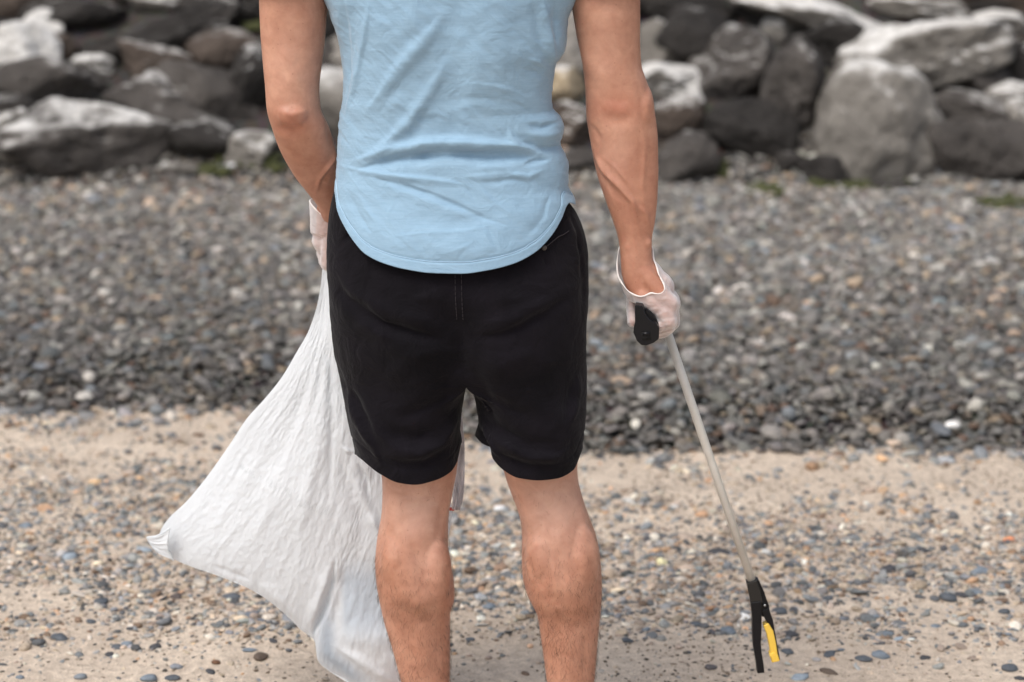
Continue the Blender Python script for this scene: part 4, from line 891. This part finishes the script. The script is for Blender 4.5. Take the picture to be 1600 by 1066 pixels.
# ================================================================ litter picker
YP = PY_ + .06
BLK = mat('black_plastic', (.004, .004, .0055), .38, Specular_IOR_Level=.3); g = N(BLK); g.normal(g.bump(g.noise(500, 2, g.pos()), .15, .0005))
BLK2 = mat('dark_socket_plastic', (.010, .008, .006), .6)
YEL = mat('yellow_rubber', (.80, .52, .07), .5)
POLE = mat('warm_white_pole', (.56, .52, .46), .35); g = N(POLE); g.base(g.ramp(g.noise(30, 4, g.pos()), [(.3, (.58, .55, .49)), (.7, (.68, .65, .59))]))
base = V(1188, 1050, YP + .05)
pick_ = empty('litter_picker', tuple(base), 'litter picker with a long off-white pole, black handle and yellow padded jaw', 'litter picker')
def part(name, geo_, m, parent, bev=0, root=None, smooth=True):
    v, f = join_geo(geo_); o = mesh_obj(name, v, f, m, smooth=smooth)
    bm = bmesh.new(); bm.from_mesh(o.data); bmesh.ops.recalc_face_normals(bm, faces=bm.faces); bm.to_mesh(o.data); bm.free()
    if bev: b = o.modifiers.new('b', 'BEVEL'); b.width = bev; b.segments = 3; b.limit_method = 'ANGLE'; b.angle_limit = R(35); o.data.polygons.foreach_set('use_smooth', [True] * len(o.data.polygons)); o.modifiers.new('wn', 'WEIGHTED_NORMAL')
    if parent.type == 'EMPTY': put(o, parent)
    else: o.parent = parent
    return o
P0 = V(1033, 490, PY_ + .085); P1 = V(1176, 912, YP + .05); ax = (P1 - P0).normalized()
part('pole', [tube([P0, P0.lerp(P1, .5), P1], .0076, 20)], POLE, pick_)
# pistol grip: an extruded outline running from the butt (near the camera) forward through the fist
def prism(pts2, Y0, Y1, shift=(0, 0), scale2=1.0):
    n = len(pts2); c = np.mean(pts2, 0); a = [W(x, y, Y0) for x, y in pts2]; b = []
    for x, y in pts2:
        q = W(c[0] + (x - c[0]) * scale2 + shift[0], c[1] + (y - c[1]) * scale2 + shift[1], Y1); b.append(q)
    vs = [tuple(q) for q in a] + [tuple(q) for q in b]; f = [tuple(range(n)), tuple(range(2 * n - 1, n - 1, -1))] + [(i, n + i, n + (i + 1) % n, (i + 1) % n) for i in range(n)]
    return vs, f
butt = [(992, 477), (1004, 478), (1009, 492), (1017, 501), (1026, 506), (1030, 513), (1029.5, 530), (1022, 536), (1010, 540.5), (1002, 540), (995, 533), (989.5, 520), (990, 513), (992, 505)]
grip = part('handle', [prism(butt, PY_ - .052, PY_ + .06, (4, -26), .9)], BLK, pick_, .002)
part('socket_hole', [prism([(1002, 519), (1016, 518), (1017, 531), (1004, 532)], PY_ - .0535, PY_ - .0515)], mat('deep_black', (.002, .002, .002), .9), grip)
part('latch', [prism([(1004, 520), (1015, 519), (1015, 524), (1004.5, 525)], PY_ - .0545, PY_ - .053)], BLK, grip)
part('trigger', [prism([(1009, 482), (1017, 488), (1025, 498), (1029, 506), (1029, 514), (1025, 507), (1014, 498), (1008, 490)], PY_ - .040, PY_ + .05, (3, -20), .95)], BLK, pick_, .0012)
part('trigger_housing', [capsule(V(1030, 500, PY_ + .075), V(1033, 492, PY_ + .092), .009, .011)], BLK, pick_)
# socket and jaws
side = Vector((0, 1, 0)).cross(ax).normalized(); side = side if side.x > 0 else -side; dep = ax.cross(side).normalized()
def slab(path_px, wpx, Y, dpt, n=None):
    """a bar following pixel points with its own width (px) and real depth (m)"""
    c = [V(x, y, Y) for x, y in path_px]; vs = []; m_ = len(c)
    for i, p in enumerate(c):
        d_ = (c[min(i + 1, m_ - 1)] - c[max(i - 1, 0)]).normalized(); s_ = Vector((0, 1, 0)).cross(d_).normalized(); s_ = s_ if s_.x > 0 else -s_
        w_ = (wpx[i] if hasattr(wpx, '__len__') else wpx) / 914 * .5
        for a, b in ((-1, -1), (1, -1), (1, 1), (-1, 1)): vs.append(p + s_ * w_ * a + Vector((0, 1, 0)) * dpt * .5 * b)
    f = ring_faces(4, m_) + [(3, 2, 1, 0), tuple((m_ - 1) * 4 + k for k in range(4))]
    return vs, f
YJ = YP + .05
soc = part('socket', [slab([(1173.5, 906), (1178, 922), (1182, 940)], [17, 19, 19], YJ, .024)], BLK2, pick_, .0012)
part('linkage', [slab([(1182, 904), (1189, 925), (1196, 945), (1199, 956)], [5, 10, 10, 8], YJ + .006, .016), slab([(1186, 935), (1192, 950), (1194, 962)], [8, 10, 8], YJ + .002, .012)], BLK, pick_, .001)
part('rivet', [tube([V(1195, 946, YJ - .012), V(1195, 946, YJ - .002)], [.002, .0022], 12)], mat('steel', (.55, .55, .55), .3, Metallic=1), pick_)
part('jaw_arm', [slab([(1180, 938), (1182, 960), (1182, 985), (1182, 1005), (1184, 1020), (1186.5, 1034), (1188, 1049)], [17, 15.5, 15, 13, 12, 12, 12], YJ - .004, .02)], BLK, pick_, .0015)
ja = part('jaw_arm', [slab([(1194, 950), (1202, 968), (1209, 990), (1213, 1010), (1216.5, 1029)], [14, 11, 4, 3.5, 3.5], YJ + .004, .02)], BLK, pick_, .0012)
part('rubber_pad', [slab([(1195.5, 973), (1202, 985), (1206, 1003), (1209, 1020), (1211.2, 1031)], [10, 12, 12, 11, 12.5], YJ + .002, .022), slab([(1204, 1018), (1209.5, 1024), (1211, 1031)], [9, 13, 14], YJ - .001, .024)], YEL, ja, .002)

# ================================================================ the white bag
YB = PY_ + .19
bagm, g, tl = m_film('white_bag_film', (.84, .865, .885), .36, 0)
at = g.n('Attribute', attribute_name='fill'); pr = g.n('Attribute', attribute_name='print'); uvm = g.n('Attribute', attribute_name='grid')
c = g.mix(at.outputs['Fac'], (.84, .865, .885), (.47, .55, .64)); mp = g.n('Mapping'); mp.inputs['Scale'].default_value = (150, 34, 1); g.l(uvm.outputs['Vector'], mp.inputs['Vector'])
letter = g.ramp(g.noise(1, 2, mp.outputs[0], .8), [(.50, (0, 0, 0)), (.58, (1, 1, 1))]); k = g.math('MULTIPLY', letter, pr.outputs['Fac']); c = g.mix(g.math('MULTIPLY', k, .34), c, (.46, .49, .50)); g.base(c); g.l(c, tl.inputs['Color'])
g.b.inputs['Roughness'].default_value = .5
mp2 = g.n('Mapping'); mp2.inputs['Scale'].default_value = (34, 7, 1); g.l(uvm.outputs['Vector'], mp2.inputs['Vector']); n_a = g.noise(1, 5, mp2.outputs[0], .6, .5)
mp3 = g.n('Mapping'); mp3.inputs['Scale'].default_value = (110, 36, 1); g.l(uvm.outputs['Vector'], mp3.inputs['Vector']); n_b = g.noise(1, 4, mp3.outputs[0], .6, .8)
nb_ = g.bump(n_b, .45, .002, g.bump(n_a, .28, .004)); g.normal(nb_); g.l(nb_, tl.inputs['Normal'])
def curve(pts, n, sharp=()):
    pts = np.array(pts, float); s_ = np.r_[0, np.cumsum(np.hypot(*np.diff(pts, axis=0).T))]; s_ /= s_[-1]; t_ = np.linspace(0, 1, n); return np.stack([spl(s_, pts[:, 0], t_), spl(s_, pts[:, 1], t_)], 1)
NU, NVb = 220, 260
Lc = curve([(504, 405), (503, 430), (497, 470), (483, 515), (462, 553), (440, 590), (412, 625), (385, 655), (362, 690), (340, 722), (318, 752), (290, 785), (262, 812), (250, 832), (248, 842)], NVb)
Rc = curve([(522, 405), (545, 430), (575, 480), (610, 560), (650, 640), (690, 720), (706, 800), (690, 880), (672, 960), (664, 1030), (655, 1108)], NVb)
Tc = curve([(504, 405), (522, 405)], NU)
Bc = curve([(248, 842), (258, 864), (290, 882), (330, 896), (362, 908), (400, 926), (440, 955), (470, 984), (492, 1003), (496, 1030), (512, 1047), (532, 1060), (560, 1076), (590, 1094), (620, 1104), (655, 1108)], NU)
u = np.linspace(0, 1, NU)[None, :, None]; v_ = np.linspace(0, 1, NVb)[:, None, None]
coon = (1 - u) * Lc[:, None] + u * Rc[:, None] + (1 - v_) * Tc[None] + v_ * Bc[None] - ((1 - u) * (1 - v_) * Lc[0] + u * (1 - v_) * Rc[0] + (1 - u) * v_ * Lc[-1] + u * v_ * Rc[-1])
PXb = coon.reshape(-1, 2); U = np.tile(u.ravel(), NVb); Vv = np.repeat(v_.ravel(), NU)
pil = (np.clip(4 * U * (1 - U), 0, 1) ** .8) * (sm(0, .25, Vv) * .8 + .2) * np.clip((1 - Vv) / .30, 0, 1) ** .8
thick = (.012 + .05 * Vv ** 1.5) * pil + .045 * np.exp(-((PXb[:, 0] - 600) / 75) ** 2 - ((PXb[:, 1] - 1030) / 70) ** 2) * pil ** .5
sheet = .020 * np.sin(U * 7 + Vv * 2.0) * Vv * (1 - U) + .02 * fbm(np.c_[U * 2.5, Vv * 2.5, U * 0], 2)      # wind
def bag_side(sg):
    base = np.stack(W(PXb[:, 0], PXb[:, 1], YB + sheet), 1)
    o = np.array(base); yy = YB + sheet + sg * thick; s_ = yy / base[:, 1]
    o[:, 1] += sg * thick; return o
BS = [ # creases as pixel lines on the camera side
 ([(527, 862), (520, 905), (505, 950), (490, 985), (494, 1004)], 5, -.016), ([(519, 870), (508, 915), (492, 955), (478, 985)], 9, .006), ([(540, 870), (535, 920), (522, 970), (510, 1010)], 14, -.008),
 ([(520, 1000), (560, 1020), (600, 1048), (630, 1070)], 7, .007), ([(535, 985), (575, 985), (620, 990)], 16, .006), ([(505, 1020), (530, 1050), (560, 1075)], 12, -.006),
 ([(535, 690), (545, 697), (556, 700)], 2.5, .004), ([(545, 720), (565, 760), (585, 800), (600, 840)], 7, .006), ([(560, 715), (575, 745), (578, 775)], 3.5, -.007), ([(530, 700), (560, 780), (570, 840)], 10, -.004), ([(575, 790), (590, 812), (598, 840)], 5, .005),
 ([(330, 880), (360, 893), (395, 905)], 6, -.003), ([(400, 905), (440, 935), (468, 968)], 9, .004), ([(500, 520), (480, 640), (430, 760), (400, 860)], 12, .004), ([(515, 520), (505, 640), (480, 780), (465, 900)], 10, .004), ([(490, 520), (450, 630), (390, 740), (330, 830)], 12, .003), ([(512, 500), (520, 600), (520, 700), (515, 800)], 7, -.004), ([(498, 540), (460, 680), (420, 800)], 8, -.003)]
front = bag_side(-1); backs = bag_side(1)
fr = sm(.0, .06, U) * sm(1, .94, U)
cre = .0011 * fbm(np.c_[U * 30 + 1.2 * fbm(np.c_[U * 5, Vv * 6, U * 0], 2), Vv * 5, U * 0], 4) * sm(0, .12, Vv) + .0008 * fbm(np.c_[U * 70, Vv * 22, U * 0 + 4], 3) + .0010 * fbm(np.c_[U * 120, Vv * 90, U * 0 + 6], 2)
ridge = (1 - 3 * np.abs(fbm(np.c_[U * 22 + 2, Vv * 3.2, U * 0 + 8], 2))).clip(-.3, 1) * .0007
nf = np.zeros_like(front); nf[:, 1] = -1
front[:, 1] -= (cre + ridge + strokes(front, nf, BS, PXb)) * fr
backs[:, 1] += cre * fr
nv = len(front); faces = []
for r_ in range(NVb - 1):
    for i in range(NU - 1):
        q = (r_ * NU + i, r_ * NU + i + 1, (r_ + 1) * NU + i + 1, (r_ + 1) * NU + i); faces.append(q); faces.append(tuple(nv + k for k in q[::-1]))
bl = V(590, 1108, YB); bag = empty('rubbish_bag', (bl.x, bl.y, 0), 'white plastic rubbish bag blown out by wind, hanging beside the legs', 'bag')
film = mesh_obj('bag_film', np.r_[front, backs], faces, bagm)
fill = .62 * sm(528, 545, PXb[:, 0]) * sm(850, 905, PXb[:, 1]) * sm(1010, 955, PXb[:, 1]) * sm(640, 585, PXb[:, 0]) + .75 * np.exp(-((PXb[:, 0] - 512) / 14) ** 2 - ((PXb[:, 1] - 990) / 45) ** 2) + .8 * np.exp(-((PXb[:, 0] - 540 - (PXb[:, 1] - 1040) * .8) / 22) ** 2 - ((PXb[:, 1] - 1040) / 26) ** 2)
xx, yy = PXb[:, 0], PXb[:, 1]
def band(x0, y0, x1, y1, wd_, k_=1): t_ = np.clip(((xx - x0) * (x1 - x0) + (yy - y0) * (y1 - y0)) / ((x1 - x0) ** 2 + (y1 - y0) ** 2), 0, 1); dd = np.hypot(xx - x0 - t_ * (x1 - x0), yy - y0 - t_ * (y1 - y0)); return k_ * sm(wd_, wd_ * .6, dd)
prn = np.maximum.reduce([band(375, 722, 408, 740, 5), band(428, 748, 470, 768, 8), band(475, 775, 518, 790, 8), band(525, 820, 555, 850, 7), band(530, 845, 580, 870, 6, .8)])
for nm, arr in (('fill', fill), ('print', prn)):
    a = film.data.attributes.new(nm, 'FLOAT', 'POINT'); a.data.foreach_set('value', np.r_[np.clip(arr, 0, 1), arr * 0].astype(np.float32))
a = film.data.attributes.new('grid', 'FLOAT_VECTOR', 'POINT'); a.data.foreach_set('vector', np.tile(np.c_[U, Vv, U * 0], (2, 1)).astype(np.float32).ravel())
put(film, bag)
# the knotted corner that sticks out, and the torn strip hanging between the legs
def sheet_part(name, rows, Y, th_, m, crinkle=.002):
    rows = [curve(r, 40) for r in rows]; n = 40; vs = []
    for side_ in (-1, 1):
        for j, r in enumerate(rows):
            for i, (x, y) in enumerate(r):
                e = 1 if 0 < i < n - 1 else 0; p = W(x, y, Y); p[1] += side_ * th_ * (.3 + .7 * e) + crinkle * float(vnoise(np.array([i * .4, j * .9, 3.0]))); vs.append(p)
    m_ = len(rows); f = []
    for j in range(m_ - 1):
        for i in range(n - 1):
            q = (j * n + i, j * n + i + 1, (j + 1) * n + i + 1, (j + 1) * n + i); f.append(q); f.append(tuple(m_ * n + k for k in q[::-1]))
        for i in (0, n - 1): f.append((j * n + i, (j + 1) * n + i, m_ * n + (j + 1) * n + i, m_ * n + j * n + i))
    for j in (0, m_ - 1):
        for i in range(n - 1): f.append((j * n + i, j * n + i + 1, m_ * n + j * n + i + 1, m_ * n + j * n + i))
    o = mesh_obj(name, vs, f, m); put(o, bag); return o
PLN, g, _ = m_film('white_bag_strip', (.95, .93, .94), .5, 0)
CRN = m_film('white_bag_corner', (.80, .825, .845), .2, 0)[0]
sheet_part('corner_tail', [[(266, 824), (262, 850), (272, 876)], [(252, 833), (248, 850), (254, 868)], [(244, 837), (241, 850), (245, 862)], [(237, 838), (236, 846), (240, 858)], [(229, 839), (231, 843), (235, 849)]], YB, .004, CRN, .002)
st_ = []
for y in np.linspace(640, 796, 24):
    l = float(spl([640, 700, 735, 796], [716, 714, 711, 706], y)); r = float(spl([640, 660, 700, 735, 775, 796], [721, 723, 726, 726, 724, 719], y)); st_.append([(l, y), ((l + r) / 2, y + .6), (r, y)])
sheet_part('torn_strip', st_, YB - .05, .0012, PLN, .006)
o = mesh_obj('red_tie', *capsule(V(699, 795, YB - .045), V(709, 796, YB - .045), .0035, .0028, 12), mat('red_plastic', (.55, .07, .05), .45)); put(o, bag)
